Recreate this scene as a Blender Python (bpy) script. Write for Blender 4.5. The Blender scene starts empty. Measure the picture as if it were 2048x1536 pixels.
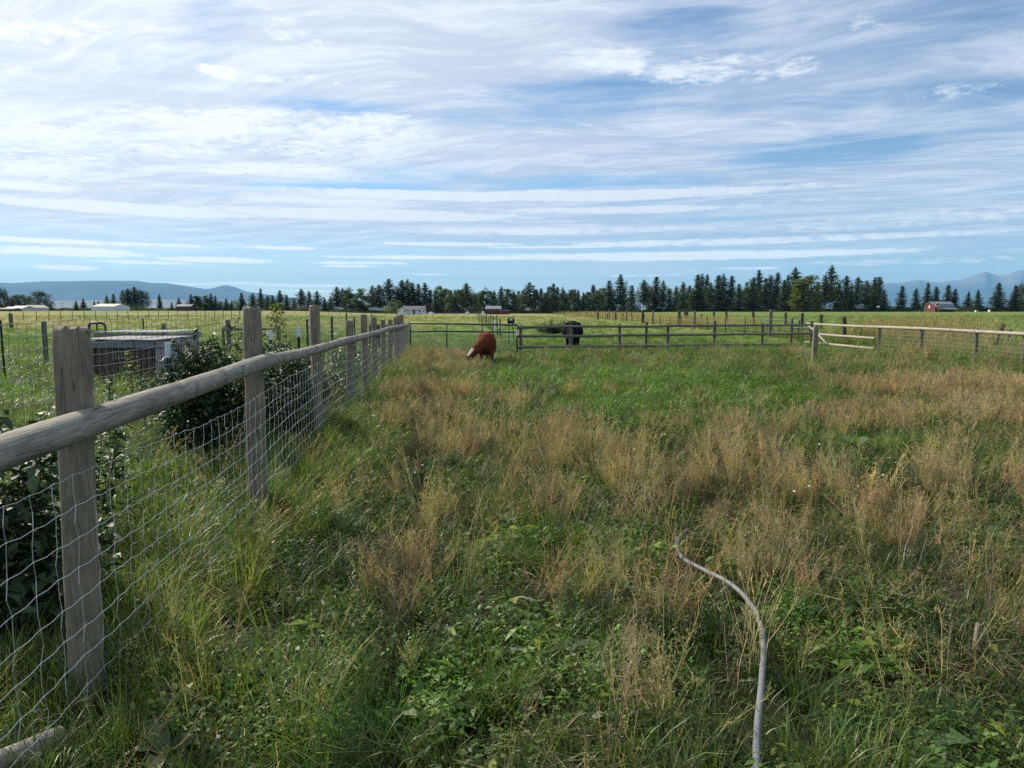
import bpy, bmesh, math, random
import numpy as np
from mathutils import Vector, Matrix, Euler

# ------------------------------------------------------------------ camera, sky, sun, exposure
SC = bpy.context.scene
C = SC.collection
F = 1409.0; CH = 1.65; TP = 150.0 / F
PIT = math.atan(TP); SP, CP = math.sin(PIT), math.cos(PIT)
cam_d = bpy.data.cameras.new('camera'); cam = bpy.data.objects.new('camera', cam_d); C.objects.link(cam)
cam.location = (0, 0, CH); cam.rotation_euler = (math.pi / 2 - PIT, 0, 0)
cam_d.sensor_width = 36; cam_d.lens = F / 2048 * 36; cam_d.clip_start = 0.05; cam_d.clip_end = 120000
SC.camera = cam
SUN_AZ, SUN_EL = math.radians(-52), math.radians(36)      # azimuth from +Y, negative is left of the view
SUN_DIR = Vector((math.sin(SUN_AZ) * math.cos(SUN_EL), math.cos(SUN_AZ) * math.cos(SUN_EL), math.sin(SUN_EL)))
sun_d = bpy.data.lights.new('sun', 'SUN'); sun = bpy.data.objects.new('sun', sun_d); C.objects.link(sun)
sun_d.energy = 5.0; sun_d.angle = math.radians(1.5); sun_d.color = (1.0, 0.91, 0.76)
sun.rotation_euler = SUN_DIR.to_track_quat('Z', 'Y').to_euler(); sun.location = (-20, 20, 30)
SC.view_settings.view_transform = 'Standard'; SC.view_settings.look = 'None'
SC.view_settings.exposure = 0.35; SC.view_settings.gamma = 1.0; SC.view_settings.use_curve_mapping = False
SC.cycles.max_bounces = 6; SC.cycles.diffuse_bounces = 3; SC.cycles.glossy_bounces = 2
SC.cycles.transmission_bounces = 4; SC.cycles.transparent_max_bounces = 6; SC.cycles.volume_bounces = 0
SC.cycles.caustics_reflective = False; SC.cycles.caustics_refractive = False
SC.cycles.sample_clamp_indirect = 4; SC.cycles.use_denoising = False


class NT:
    """small helper to write node graphs as expressions"""
    def __init__(s, tree): s.t = tree; s.n = tree.nodes; s.l = tree.links
    def put(s, sock, v):
        if isinstance(v, bpy.types.NodeSocket): s.l.new(v, sock)
        elif v is not None:
            try: sock.default_value = v
            except Exception: sock.default_value = tuple(v) + (1,) if len(v) == 3 else v
    def node(s, ty, **kw):
        nd = s.n.new(ty)
        for k, v in kw.items(): setattr(nd, k, v)
        return nd
    def m(s, op, a, b=None, c=None, clamp=False):
        nd = s.node('ShaderNodeMath', operation=op, use_clamp=clamp)
        s.put(nd.inputs[0], a)
        if b is not None: s.put(nd.inputs[1], b)
        if c is not None: s.put(nd.inputs[2], c)
        return nd.outputs[0]
    def vm(s, op, a, b=None):
        nd = s.node('ShaderNodeVectorMath', operation=op)
        s.put(nd.inputs[0], a)
        if b is not None: s.put(nd.inputs[1], b)
        return nd.outputs[1] if op in ('LENGTH', 'DOT_PRODUCT') else nd.outputs[0]
    def mix(s, f, a, b, mode='MIX'):
        nd = s.node('ShaderNodeMix', data_type='RGBA', blend_type=mode)
        s.put(nd.inputs[0], f); s.put(nd.inputs[6], a if not isinstance(a, tuple) else a + (1,) if len(a) == 3 else a)
        s.put(nd.inputs[7], b if not isinstance(b, tuple) else b + (1,) if len(b) == 3 else b)
        return nd.outputs[2]
    def noise(s, vec, scale, detail=4, rough=0.5, dist=0.0, lac=2.0):
        nd = s.node('ShaderNodeTexNoise')
        if vec is not None: s.put(nd.inputs['Vector'], vec)
        s.put(nd.inputs['Scale'], scale); nd.inputs['Detail'].default_value = detail
        nd.inputs['Roughness'].default_value = rough; nd.inputs['Distortion'].default_value = dist
        nd.inputs['Lacunarity'].default_value = lac
        return nd.outputs[0]
    def ramp(s, v, a, b, lo=0.0, hi=1.0):
        nd = s.node('ShaderNodeMapRange', interpolation_type='SMOOTHSTEP')
        s.put(nd.inputs[0], v)
        for i, q in enumerate((a, b, lo, hi)): s.put(nd.inputs[i + 1], q)
        return nd.outputs[0]
    def comb(s, x, y, z):
        nd = s.node('ShaderNodeCombineXYZ')
        for i, q in enumerate((x, y, z)): s.put(nd.inputs[i], q)
        return nd.outputs[0]
    def sep(s, v):
        nd = s.node('ShaderNodeSeparateXYZ'); s.put(nd.inputs[0], v)
        return nd.outputs


def build_world():
    w = bpy.data.worlds.new('World'); SC.world = w; w.use_nodes = True
    w.cycles.sampling_method = 'MANUAL'; w.cycles.sample_map_resolution = 128
    t = NT(w.node_tree); w.node_tree.nodes.clear()
    K = 0.10
    sky = t.node('ShaderNodeTexSky', sky_type='NISHITA', sun_disc=False)
    sky.sun_elevation = SUN_EL; sky.sun_rotation = SUN_AZ
    sky.altitude = 900; sky.air_density = 1.0; sky.dust_density = 0.6; sky.ozone_density = 2.2
    d = t.node('ShaderNodeTexCoord').outputs['Generated']
    x, y, z = t.sep(d)
    zc = t.m('ADD', t.m('MAXIMUM', z, 0.0), 0.055)
    u = t.m('DIVIDE', x, zc); v = t.m('DIVIDE', y, zc)
    # angles of the frame: az and el in "pixels" of a 1409 px lens, smooth all the way round
    az = t.m('MULTIPLY', t.m('ARCTAN2', x, y), 1409.0)
    el = t.m('MULTIPLY', t.m('ARCSINE', z), 1409.0)
    def blob(cx, cy, rx, ry, soft=0.6):
        """an elliptical cloud field centred on an azimuth and an elevation"""
        a = t.m('DIVIDE', t.m('SUBTRACT', az, cx), rx)
        b = t.m('DIVIDE', t.m('SUBTRACT', el, cy), ry)
        return t.ramp(t.vm('LENGTH', t.comb(a, b, 0.0)), 1.0 + soft, 1.0 - soft)
    def amax(*q):
        r = q[0]
        for k in q[1:]: r = t.m('MAXIMUM', r, k)
        return r
    low = t.ramp(el, 20.0, 150.0)
    # forward glow of the thin cloud towards the sun
    sd = t.vm('DOT_PRODUCT', d, tuple(SUN_DIR))
    glow = t.m('POWER', t.m('MAXIMUM', sd, 0.0), 3.0)
    # 1 high veil, broad and streaky, running from lower left to upper right
    wrp = t.noise(t.comb(t.m('MULTIPLY', u, 0.5), t.m('MULTIPLY', v, 0.5), 3.1), 1.0, 3, 0.5)
    wv = t.m('MULTIPLY', t.m('SUBTRACT', wrp, 0.5), 1.6)
    ang = t.m('ADD', t.m('MULTIPLY', u, 0.30), t.m('ADD', v, wv))
    veil = t.noise(t.comb(t.m('MULTIPLY', u, 0.34), ang, 0.0), 0.75, 5, 0.58)
    veil2 = t.noise(t.comb(t.m('MULTIPLY', u, 0.20), ang, 7.7), 2.6, 5, 0.64)
    wisp = t.noise(t.comb(t.m('MULTIPLY', u, 0.9), t.m('MULTIPLY', ang, 1.5), 5.5), 2.2, 7, 0.68, 0.35)
    fib = t.noise(t.comb(t.m('MULTIPLY_ADD', v, 0.35, t.m('MULTIPLY', u, 0.55)), t.m('MULTIPLY_ADD', u, -0.25, t.m('MULTIPLY', ang, 1.7)), 2.5), 3.4, 7, 0.68, 0.2)
    cover = t.m('ADD', t.m('MULTIPLY', veil, 0.45), t.m('ADD', t.m('MULTIPLY', veil2, 0.25), t.m('MULTIPLY', wisp, 0.30)))
    def B(px, py, rx, ry, k=1.0, soft=0.6):
        d_ = (px - 1024) / F, (768 - py) / F
        yy = CP + d_[1] * SP; zz = -SP + d_[1] * CP
        return t.m('MULTIPLY', blob(math.atan2(d_[0], yy) * F, math.atan2(zz, math.hypot(d_[0], yy)) * F, rx * .93, ry * .95, soft), k)
    gaps = amax(B(1660, 305, 170, 30, 1.5), B(1180, 365, 260, 16, 1.0), B(640, 372, 240, 12, 1.1), B(1180, 200, 240, 45, .65), B(1560, 215, 170, 60, .5), B(1340, 60, 150, 60, .8), B(1900, 60, 260, 70, .35), B(1400, 440, 120, 8, .9),
                B(420, 150, 170, 60, .55), B(560, 205, 260, 14, .8), B(330, 375, 150, 14, .6), B(1900, 400, 160, 10, .6), B(1000, 240, 120, 20, .6), B(1900, 250, 200, 60, .45), B(450, 60, 90, 50, .5), B(880, 350, 100, 22, .5))
    solid = amax(B(60, 200, 420, 240, 1.0), B(800, 100, 420, 90, .9), B(900, 300, 380, 50, .7), B(1700, 150, 340, 30, .6), B(1500, 250, 260, 26, .5), B(1800, 330, 300, 30, .5), B(1300, 330, 200, 16, .6), B(200, 320, 420, 60, .8), B(1000, 460, 900, 26, .5), B(300, 450, 400, 22, .4))
    cover = t.m('ADD', cover, t.m('SUBTRACT', t.m('MULTIPLY', solid, 0.13), t.m('MULTIPLY', gaps, 0.125)))
    a_veil = t.m('MULTIPLY', t.ramp(cover, 0.34, 0.57), t.m('MULTIPLY_ADD', t.ramp(el, 30.0, 190.0), 0.80, 0.10))
    # 2 long flat bands above the horizon
    bn = t.noise(t.comb(t.m('MULTIPLY', az, 0.0016), t.m('MULTIPLY', el, 0.021), 1.7), 1.0, 4, 0.55)
    fine = t.noise(t.comb(t.m('MULTIPLY', az, 0.012), t.m('MULTIPLY', el, 0.06), 4.2), 1.0, 5, 0.65)
    puff = t.noise(t.comb(t.m('MULTIPLY', az, 0.035), t.m('MULTIPLY', el, 0.09), 8.2), 1.0, 3, 0.6)
    bands = amax(B(1080, 392, 560, 11), B(640, 402, 200, 8, .8), B(240, 417, 230, 11), B(760, 430, 330, 12), B(1250, 420, 300, 8, .8), B(130, 503, 160, 9, .9), B(60, 480, 340, 5, .9), B(560, 496, 90, 4, .8), B(440, 520, 130, 6), B(300, 525, 100, 4, .8),
                 B(132, 536, 56, 5), B(700, 526, 110, 4, .9), B(700, 532, 70, 3, .9), B(1000, 516, 420, 4, .9), B(1400, 512, 420, 9, .95), B(1560, 480, 420, 8, .8), B(900, 488, 170, 4, .9), B(1100, 494, 140, 3, .8), B(1900, 520, 260, 8, .7), B(460, 566, 70, 2.5, .9), B(380, 568, 60, 3, .9),
                 B(610, 571, 90, 3.5), B(860, 549, 36, 2, .9), B(620, 582, 80, 2.5, .8), B(1500, 536, 70, 4, .8), B(1280, 551, 90, 3, .5), B(1900, 425, 380, 10, .5), B(1750, 450, 380, 12, .5), B(1700, 395, 260, 6, .5), B(60, 372, 90, 8, .9), B(1150, 462, 400, 8, .6), B(200, 452, 300, 6, .4))
    a_band = t.m('MULTIPLY', t.ramp(t.m('ADD', bands, t.m('ADD', t.m('MULTIPLY', t.m('SUBTRACT', bn, 0.5), 1.3), t.m('ADD', t.m('MULTIPLY', t.m('SUBTRACT', fine, 0.5), 1.1), t.m('MULTIPLY', t.m('SUBTRACT', puff, 0.5), 0.7)))), 0.32, 0.85), 0.92)
    a_band = t.m('MULTIPLY', a_band, t.ramp(bands, 0.0, 0.3))
    st = t.noise(t.comb(t.m('MULTIPLY', az, 0.0021), t.m('MULTIPLY', el, 0.034), 9.2), 1.0, 6, 0.64, 0.4)
    a_st = t.m('MULTIPLY', t.ramp(st, 0.46, 0.70), t.m('MULTIPLY', t.ramp(el, 30.0, 95.0), t.ramp(el, 420.0, 200.0, 0.20, 0.70)))
    # 3 mackerel puffs
    vo = t.noise(t.comb(t.m('MULTIPLY', u, 2.0), t.m('MULTIPLY_ADD', v, 2.0, wv), 0.0), 7.5, 7, 0.68)
    vo2 = t.noise(t.comb(t.m('MULTIPLY', u, 1.0), t.m('MULTIPLY_ADD', v, 1.3, wv), 3.0), 2.6, 4, 0.6)
    puf = amax(B(520, 262, 340, 44), B(280, 275, 200, 30, .9), B(600, 342, 160, 15, 1.1), B(450, 343, 50, 5, 1.), B(700, 236, 180, 14, .9), B(60, 62, 90, 24, .75), B(180, 62, 40, 18, .6), B(10, 135, 25, 12, .6), B(90, 310, 180, 60, .8), B(40, 368, 90, 12, .9), B(440, 145, 45, 14, 1.), B(530, 158, 35, 9, .9), B(690, 168, 30, 8, .8), B(750, 173, 20, 8, .8), B(610, 155, 60, 8, .7),
               B(1210, 118, 95, 24, .9), B(1265, 128, 30, 20, 1.), B(1420, 140, 130, 26, 1.), B(1540, 140, 110, 24, .8), B(1050, 122, 30, 10, .8), B(1740, 40, 50, 18, .8), B(570, 60, 50, 22, .75), B(1900, 180, 90, 16, .5), B(640, 90, 60, 14, .5), B(420, 60, 60, 20, .5), B(1290, 345, 120, 10, .6))
    a_puf = t.m('MULTIPLY', t.ramp(t.m('ADD', puf, t.m('ADD', t.m('MULTIPLY', t.m('SUBTRACT', vo, 0.5), 2.6), t.m('MULTIPLY', t.m('SUBTRACT', vo2, 0.5), 2.4))), 0.40, 1.35), t.m('MULTIPLY', t.ramp(puf, 0.0, 0.7), 0.95))
    # colours (linear radiance once multiplied by K)
    def colr(c, g): return t.mix(glow, tuple(q / K for q in c), tuple(q / K for q in g))
    c_veil = colr((0.40, 0.475, 0.62), (0.82, 0.85, 0.88))
    c_bright = colr((0.68, 0.73, 0.80), (1.08, 1.08, 1.05))
    c_veil = t.mix(t.m('MULTIPLY', t.ramp(fib, 0.42, 0.66), 0.75), c_veil, c_bright)
    base = t.vm('MULTIPLY', sky.outputs[0], (0.88, 1.00, 1.05))
    col = t.mix(a_veil, base, c_veil)
    col = t.mix(a_st, col, c_bright)
    c_low = t.mix(t.ramp(el, 190.0, 40.0), c_bright, t.vm('MULTIPLY', c_bright, (1.45, 1.38, 1.22)))
    col = t.mix(a_band, col, c_low)
    col = t.mix(a_puf, col, c_bright)
    col = t.vm('MULTIPLY', col, t.mix(t.ramp(el, 170.0, 20.0), (1.0, 1.0, 1.0), (1.08, 1.12, 1.18)))
    # contrails
    def trail(x0, y0, x1, y1, w):
        dx, dy = x1 - x0, y1 - y0; L = math.hypot(dx, dy); dx /= L; dy /= L
        px = t.m('SUBTRACT', az, x0); py = t.m('SUBTRACT', el, y0)
        along = t.m('ADD', t.m('MULTIPLY', px, dx), t.m('MULTIPLY', py, dy))
        off = t.m('ABSOLUTE', t.m('SUBTRACT', t.m('MULTIPLY', px, dy), t.m('MULTIPLY', py, dx)))
        return t.m('MULTIPLY', t.ramp(off, w, 0.0), t.m('MULTIPLY', t.ramp(along, 0, 30), t.ramp(along, L, L - 30)))
    col = t.mix(t.m('MULTIPLY', trail(-745, 290, -640, 225, 2.5), 0.4), col, c_bright)
    bg = t.node('ShaderNodeBackground'); t.l.new(col, bg.inputs[0]); bg.inputs[1].default_value = K
    out = t.node('ShaderNodeOutputWorld'); t.l.new(bg.outputs[0], out.inputs[0])
build_world()

# ------------------------------------------------------------------ small tools
def tag(o, label=None, cat=None, group=None, kind=None):
    if label: o['label'] = label
    if cat: o['category'] = cat
    if group: o['group'] = group
    if kind: o['kind'] = kind
    return o

def empty(name, loc=(0, 0, 0), rz=0.0, **kw):
    o = bpy.data.objects.new(name, None); C.objects.link(o); o.location = loc; o.rotation_euler = (0, 0, rz)
    o.empty_display_size = 0.2
    return tag(o, **kw)

def mesh_obj(name, verts, faces, mat, parent=None, smooth=False, link=True):
    me = bpy.data.meshes.new(name); me.from_pydata([tuple(v) for v in verts], [], [tuple(f) for f in faces])
    me.materials.append(mat)
    if smooth: me.polygons.foreach_set('use_smooth', [True] * len(me.polygons))
    me.update()
    o = bpy.data.objects.new(name, me)
    if link: C.objects.link(o)
    if parent: o.parent = parent
    return o

def share(o, name, loc, parent=None, rot=(0, 0, 0), scale=(1, 1, 1)):
    c = bpy.data.objects.new(name, o.data); C.objects.link(c); c.parent = parent
    c.location = loc; c.rotation_euler = rot; c.scale = scale
    return c

def copy_tree(o, parent=None):
    c = o.copy(); C.objects.link(c); c.parent = parent
    for ch in [k for k in o.children]: copy_tree(ch, c)
    return c

class MB:
    """collects plain shapes, builds them as one mesh"""
    def __init__(s): s.v = []; s.f = []
    def add(s, v, f):
        b = len(s.v); s.v += [tuple(q) for q in v]; s.f += [tuple(b + i for i in q) for q in f]; return s
    def box(s, c, h, rot=None):
        M = rot or Matrix.Identity(3)
        v = [Vector(c) + M @ Vector((sx * h[0], sy * h[1], sz * h[2])) for sz in (-1, 1) for sy in (-1, 1) for sx in (-1, 1)]
        return s.add(v, [(0, 2, 3, 1), (4, 5, 7, 6), (0, 1, 5, 4), (2, 6, 7, 3), (0, 4, 6, 2), (1, 3, 7, 5)])
    def tube(s, pts, rad, n=6, cap=True):
        pts = [Vector(p) for p in pts]; m = len(pts)
        if not hasattr(rad, '__len__'): rad = [rad] * m
        b = len(s.v); pu = None
        for i, p in enumerate(pts):
            d = (pts[min(i + 1, m - 1)] - pts[max(i - 1, 0)]).normalized()
            if pu is None:
                pu = d.cross(Vector((0, 0, 1)) if abs(d.z) < 0.9 else Vector((1, 0, 0))).normalized()
            pu = (pu - d * pu.dot(d)).normalized(); w = d.cross(pu)
            for k in range(n):
                a = 2 * math.pi * k / n
                s.v.append(tuple(p + (pu * math.cos(a) + w * math.sin(a)) * rad[i]))
        for i in range(m - 1):
            for k in range(n):
                k2 = (k + 1) % n
                s.f.append((b + i * n + k, b + i * n + k2, b + (i + 1) * n + k2, b + (i + 1) * n + k))
        if cap:
            s.f.append(tuple(b + k for k in range(n))[::-1]); s.f.append(tuple(b + (m - 1) * n + k for k in range(n)))
        return s
    def build(s, name, mat, parent=None, smooth=False):
        return mesh_obj(name, s.v, s.f, mat, parent, smooth)

def fence_x(y):                       # the line of the near rail fence on the ground
    return np.interp(np.asarray(y, dtype=float), [-2, 2.72, 5.8, 8.8, 24.8, 40], [-1.30, -1.80, -2.115, -2.43, -3.69, -4.9])

def sstep(a, b, x):
    t = np.clip((np.asarray(x, dtype=float) - a) / (b - a), 0, 1); return t * t * (3 - 2 * t)

def ground_h(x, y):
    x = np.asarray(x, dtype=float); y = np.asarray(y, dtype=float)
    r = np.hypot(x, y) + 1e-6
    px = 1024 + F * np.where(y > 1, x / np.maximum(y, 1), np.sign(x) * 3)
    yt = 621.5 + 5.2 * sstep(560, 800, px) - 3.4 * sstep(1080, 1400, px)
    far = CH - (yt - 618) / F * 450
    far = far * sstep(90, 450, r)
    near = 0.035 * np.sin(x * 0.9 + 0.6 * np.sin(y * 0.7)) + 0.03 * np.sin(y * 0.8 + 1.3 + 0.5 * np.sin(x * 0.6)) + 0.012 * np.sin(x * 3.1 + y * 2.3)
    return far + near * (1 - sstep(60, 120, r))

def gz(x, y): return float(ground_h(x, y))

def ray(px, py):
    u = (px - 1024) / F; v = (768 - py) / F
    return Vector((u, CP + v * SP, -SP + v * CP))

def on_ground(px, py, off=0.0):
    d = ray(px, py); t = (CH - off) / max(-d.z, 1e-4)
    for _ in range(12):
        p = d * t; h = gz(p.x, p.y) + off; t = (CH - h) / max(-d.z, 1e-4)
    p = d * t
    return Vector((p.x, p.y, gz(p.x, p.y)))

def at(px, Y):                         # the ground point at distance Y seen in column px
    x = (px - 1024) / F * Y
    for _ in range(4):
        z = gz(x, Y); x = (px - 1024) / F * (Y * CP + (CH - z) * SP)
    return Vector((x, Y, gz(x, Y)))

def zat(py, Y):                        # world height seen in row py at distance Y
    v = (768 - py) / F
    return CH + Y * (-SP + v * CP) / (CP + v * SP)

# ------------------------------------------------------------------ materials
def mat_new(name):
    m = bpy.data.materials.new(name); m.use_nodes = True; m.node_tree.nodes.clear()
    t = NT(m.node_tree); out = t.node('ShaderNodeOutputMaterial')
    return m, t, out

def principled(t, out, col, rough=0.7, spec=0.3, metal=0.0, bump=None, bstr=0.3, bdist=0.01):
    p = t.node('ShaderNodeBsdfPrincipled')
    t.put(p.inputs['Base Color'], col); t.put(p.inputs['Roughness'], rough)
    p.inputs['Specular IOR Level'].default_value = spec; t.put(p.inputs['Metallic'], metal)
    if bump is not None:
        b = t.node('ShaderNodeBump'); b.inputs['Strength'].default_value = bstr; b.inputs['Distance'].default_value = bdist
        t.put(b.inputs['Height'], bump); t.l.new(b.outputs[0], p.inputs['Normal'])
    t.l.new(p.outputs[0], out.inputs[0])
    return p

def m_plain(name, c, rough=0.6, metal=0.0, var=0.25, scale=8.0, spec=0.3):
    m, t, out = mat_new(name)
    co = t.node('ShaderNodeTexCoord').outputs['Object']
    n = t.noise(co, scale, 6, 0.6)
    col = t.mix(n, tuple(q * (1 - var) for q in c), tuple(min(1, q * (1 + var)) for q in c))
    principled(t, out, col, rough, spec, metal, n, 0.15)
    return m

def m_wood(name, c1, c2, c3, axis=2, grain=1.0, moss=0.0, crack=1.0, spec=0.12, fine=False):
    """weathered round wood, the grain running along a local axis"""
    m, t, out = mat_new(name)
    co = t.node('ShaderNodeTexCoord').outputs['Object']
    rnd = t.node('ShaderNodeObjectInfo').outputs['Random']
    x, y, z = t.sep(co)
    ax = [x, y, z]; other = [ax[i] for i in range(3) if i != axis]; lon = ax[axis]
    lon = t.m('MULTIPLY_ADD', rnd, 37.0, lon)
    st = t.comb(t.m('MULTIPLY', lon, 0.10 * 10), t.m('MULTIPLY', other[0], 10), t.m('MULTIPLY', other[1], 10))
    st2 = t.comb(t.m('MULTIPLY', lon, 0.06 * 20), t.m('MULTIPLY', other[0], 20), t.m('MULTIPLY', other[1], 20))
    big = t.noise(st, 0.9, 3, 0.5, 0.6)
    rings = t.m('MULTIPLY_ADD', t.m('SINE', t.m('MULTIPLY', big, 90.0 * grain)), 0.5, 0.5)
    fib = t.noise(st2, 6.0, 5, 0.7)
    kn = t.node('ShaderNodeTexVoronoi'); t.put(kn.inputs['Vector'], t.comb(t.m('MULTIPLY', lon, 2.2), t.m('MULTIPLY', other[0], 6), t.m('MULTIPLY', other[1], 6)))
    kn.inputs['Scale'].default_value = 1.3
    knot = t.ramp(kn.outputs['Distance'], 0.16, 0.05)
    krng = t.m('MULTIPLY', t.m('MULTIPLY_ADD', t.m('SINE', t.m('MULTIPLY', kn.outputs['Distance'], 95.0)), 0.5, 0.5), t.ramp(kn.outputs['Distance'], 0.42, 0.1))
    a = t.mix(t.m('MULTIPLY', rings, 0.6), c1, c2)
    a = t.mix(t.ramp(fib, 0.4, 0.75), a, c2)
    a = t.mix(t.m('MULTIPLY', krng, 0.6), a, c3)
    blot = t.noise(co, 5.0, 5, 0.6)
    a = t.mix(t.m('MULTIPLY', t.ramp(blot, 0.45, 0.7), 0.5), a, c3)
    ck = t.noise(t.comb(t.m('MULTIPLY', lon, 0.5), t.m('MULTIPLY', other[0], 9), t.m('MULTIPLY', other[1], 9)), 3.2 if fine else 2.2, 2 if fine else 3, 0.4, 0.1)
    ckl = t.m('MULTIPLY', t.m('MULTIPLY', t.ramp(t.m('ABSOLUTE', t.m('SUBTRACT', ck, 0.5)), 0.010, 0.002), t.ramp(t.noise(co, 2.3, 2, 0.5), 0.46, 0.60)), crack)
    dk = tuple(q * 0.18 for q in c3)
    a = t.mix(t.m('MULTIPLY', ckl, 0.85), a, dk)
    a = t.mix(t.m('MULTIPLY', knot, 0.8), a, tuple(q * 0.35 for q in c3))
    if moss:
        ms = t.ramp(t.noise(co, 3.2, 6, 0.65), 0.45, 0.72)
        a = t.mix(t.m('MULTIPLY', ms, moss), a, (0.10, 0.125, 0.06))
    hgt = t.m('SUBTRACT', t.m('ADD', t.m('MULTIPLY', rings, 0.12), t.m('MULTIPLY', fib, 0.5)), t.m('ADD', t.m('MULTIPLY', ckl, 1.6), t.m('MULTIPLY', knot, 0.5)))
    principled(t, out, a, 0.85, spec, 0, hgt, 0.7, 0.006)
    return m

def m_leaf(name, tint_attr=False, base=(0.06, 0.11, 0.03), alt=(0.09, 0.14, 0.04), trans=0.35, rough=0.45, spec=0.35, noise=None, shade=0.0):
    m, t, out = mat_new(name)
    at_ = t.node('ShaderNodeAttribute'); at_.attribute_name = 'rnd'
    rv = at_.outputs['Fac']
    if tint_attr:
        ti = t.node('ShaderNodeAttribute', attribute_type='INSTANCER'); ti.attribute_name = 'tint'
        c = ti.outputs['Color']
        t2 = t.node('ShaderNodeAttribute'); t2.attribute_name = 'hue'
        c = t.mix(t2.outputs['Fac'], c, t.vm('MULTIPLY', c, (1.9, 1.25, 0.9)))
    else:
        c = t.mix(rv, base, alt)
    if noise:
        co = t.node('ShaderNodeTexCoord').outputs['Object']
        c = t.mix(t.noise(co, noise, 4, 0.6), t.vm('MULTIPLY', c, (0.6, 0.62, 0.7)), t.vm('MULTIPLY', c, (1.35, 1.3, 1.1)))
    c = t.vm('MULTIPLY', c, t.comb(t.m('MULTIPLY_ADD', rv, 0.8, 0.6), t.m('MULTIPLY_ADD', rv, 0.7, 0.65), t.m('MULTIPLY_ADD', rv, 0.6, 0.7)))
    p = t.node('ShaderNodeBsdfPrincipled'); t.l.new(c, p.inputs['Base Color'])
    p.inputs['Roughness'].default_value = rough; p.inputs['Specular IOR Level'].default_value = spec
    tr = t.node('ShaderNodeBsdfTranslucent'); t.l.new(t.vm('MULTIPLY', c, (1.25, 1.5, 0.7)), tr.inputs[0])
    mx = t.node('ShaderNodeMixShader'); mx.inputs[0].default_value = trans
    t.l.new(p.outputs[0], mx.inputs[1]); t.l.new(tr.outputs[0], mx.inputs[2]); t.l.new(mx.outputs[0], out.inputs[0])
    return m

M = {}
M['rail'] = m_wood('weathered_rail_wood', (0.37, 0.34, 0.285), (0.20, 0.18, 0.15), (0.10, 0.08, 0.06), axis=0)
M['post'] = m_wood('weathered_post_wood', (0.32, 0.27, 0.20), (0.19, 0.155, 0.11), (0.10, 0.085, 0.06), axis=2, moss=0.5, crack=0.9, fine=True)
M['dark_rail'] = m_wood('grey_rail_wood', (0.20, 0.20, 0.17), (0.14, 0.14, 0.12), (0.09, 0.085, 0.07), axis=0, moss=0.3)
M['dark_post'] = m_wood('grey_post_wood', (0.17, 0.155, 0.13), (0.12, 0.11, 0.09), (0.07, 0.06, 0.05), axis=2, moss=0.2)
M['pale_rail'] = m_wood('pale_rail_wood', (0.42, 0.39, 0.31), (0.32, 0.29, 0.23), (0.22, 0.19, 0.15), axis=0)
M['old_post'] = m_wood('old_post_wood', (0.10, 0.09, 0.08), (0.06, 0.055, 0.05), (0.035, 0.03, 0.028), axis=2)
M['wire'] = m_plain('galvanised_wire', (0.60, 0.59, 0.57), 0.45, 0.6, 0.15, 30)
M['panel_wire'] = m_plain('green_grey_wire', (0.25, 0.275, 0.265), 0.5, 0.2, 0.15, 30)
M['green_steel'] = m_plain('dark_green_steel', (0.018, 0.06, 0.045), 0.45, 0.0, 0.2, 6)
M['black_steel'] = m_plain('black_steel', (0.02, 0.022, 0.026), 0.45, 0.0, 0.2, 6)
M['black_plastic'] = m_plain('black_plastic', (0.015, 0.016, 0.02), 0.5, 0.0, 0.2, 6)
M['white_paint'] = m_plain('white_paint', (0.75, 0.77, 0.80), 0.55, 0.0, 0.06, 12)
M['red_slat'] = m_wood('red_brown_slat_wood', (0.15, 0.085, 0.070), (0.11, 0.060, 0.05), (0.06, 0.035, 0.03), axis=2, crack=0.5)
M['grey_slat'] = m_wood('grey_slat_wood', (0.40, 0.37, 0.34), (0.31, 0.285, 0.265), (0.20, 0.18, 0.165), axis=2, crack=0.6)
M['ply'] = m_plain('weathered_plywood', (0.22, 0.21, 0.21), 0.6, 0, 0.12, 3)
M['beam'] = m_wood('grey_board', (0.27, 0.27, 0.28), (0.20, 0.20, 0.21), (0.13, 0.12, 0.12), axis=0, crack=0.4)
M['hose'] = m_plain('grey_plastic_pipe', (0.17, 0.175, 0.185), 0.55, 0, 0.08, 14, 0.35)
M['bark'] = m_plain('bark', (0.07, 0.055, 0.042), 0.9, 0, 0.35, 12)
M['glass'] = m_plain('dark_window_glass', (0.03, 0.04, 0.05), 0.1, 0, 0.1, 1, 0.6)
M['stem'] = m_plain('green_brown_stem', (0.11, 0.10, 0.05), 0.8, 0, 0.3, 12)
M['tin'] = m_plain('galvanised_roof_tin', (0.42, 0.45, 0.48), 0.4, 0.3, 0.1, 2)

# ------------------------------------------------------------------ ground
def vnoise(x, y, s, seed):
    """cheap value noise for patch layouts"""
    rs = np.random.RandomState(seed); T = rs.rand(64, 64)
    u = np.asarray(x) * s; v = np.asarray(y) * s
    iu = np.floor(u).astype(int); iv = np.floor(v).astype(int); fu = u - iu; fv = v - iv
    fu = fu * fu * (3 - 2 * fu); fv = fv * fv * (3 - 2 * fv)
    g = lambda a, b: T[a % 64, b % 64]
    return (g(iu, iv) * (1 - fu) + g(iu + 1, iv) * fu) * (1 - fv) + (g(iu, iv + 1) * (1 - fu) + g(iu + 1, iv + 1) * fu) * fv

def fbm(x, y, s, seed, n=3):
    r = 0; a = 0.5; q = 0
    for i in range(n): r = r + a * vnoise(x, y, s * 2 ** i, seed + i); q += a; a *= 0.5
    return r / q

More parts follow.
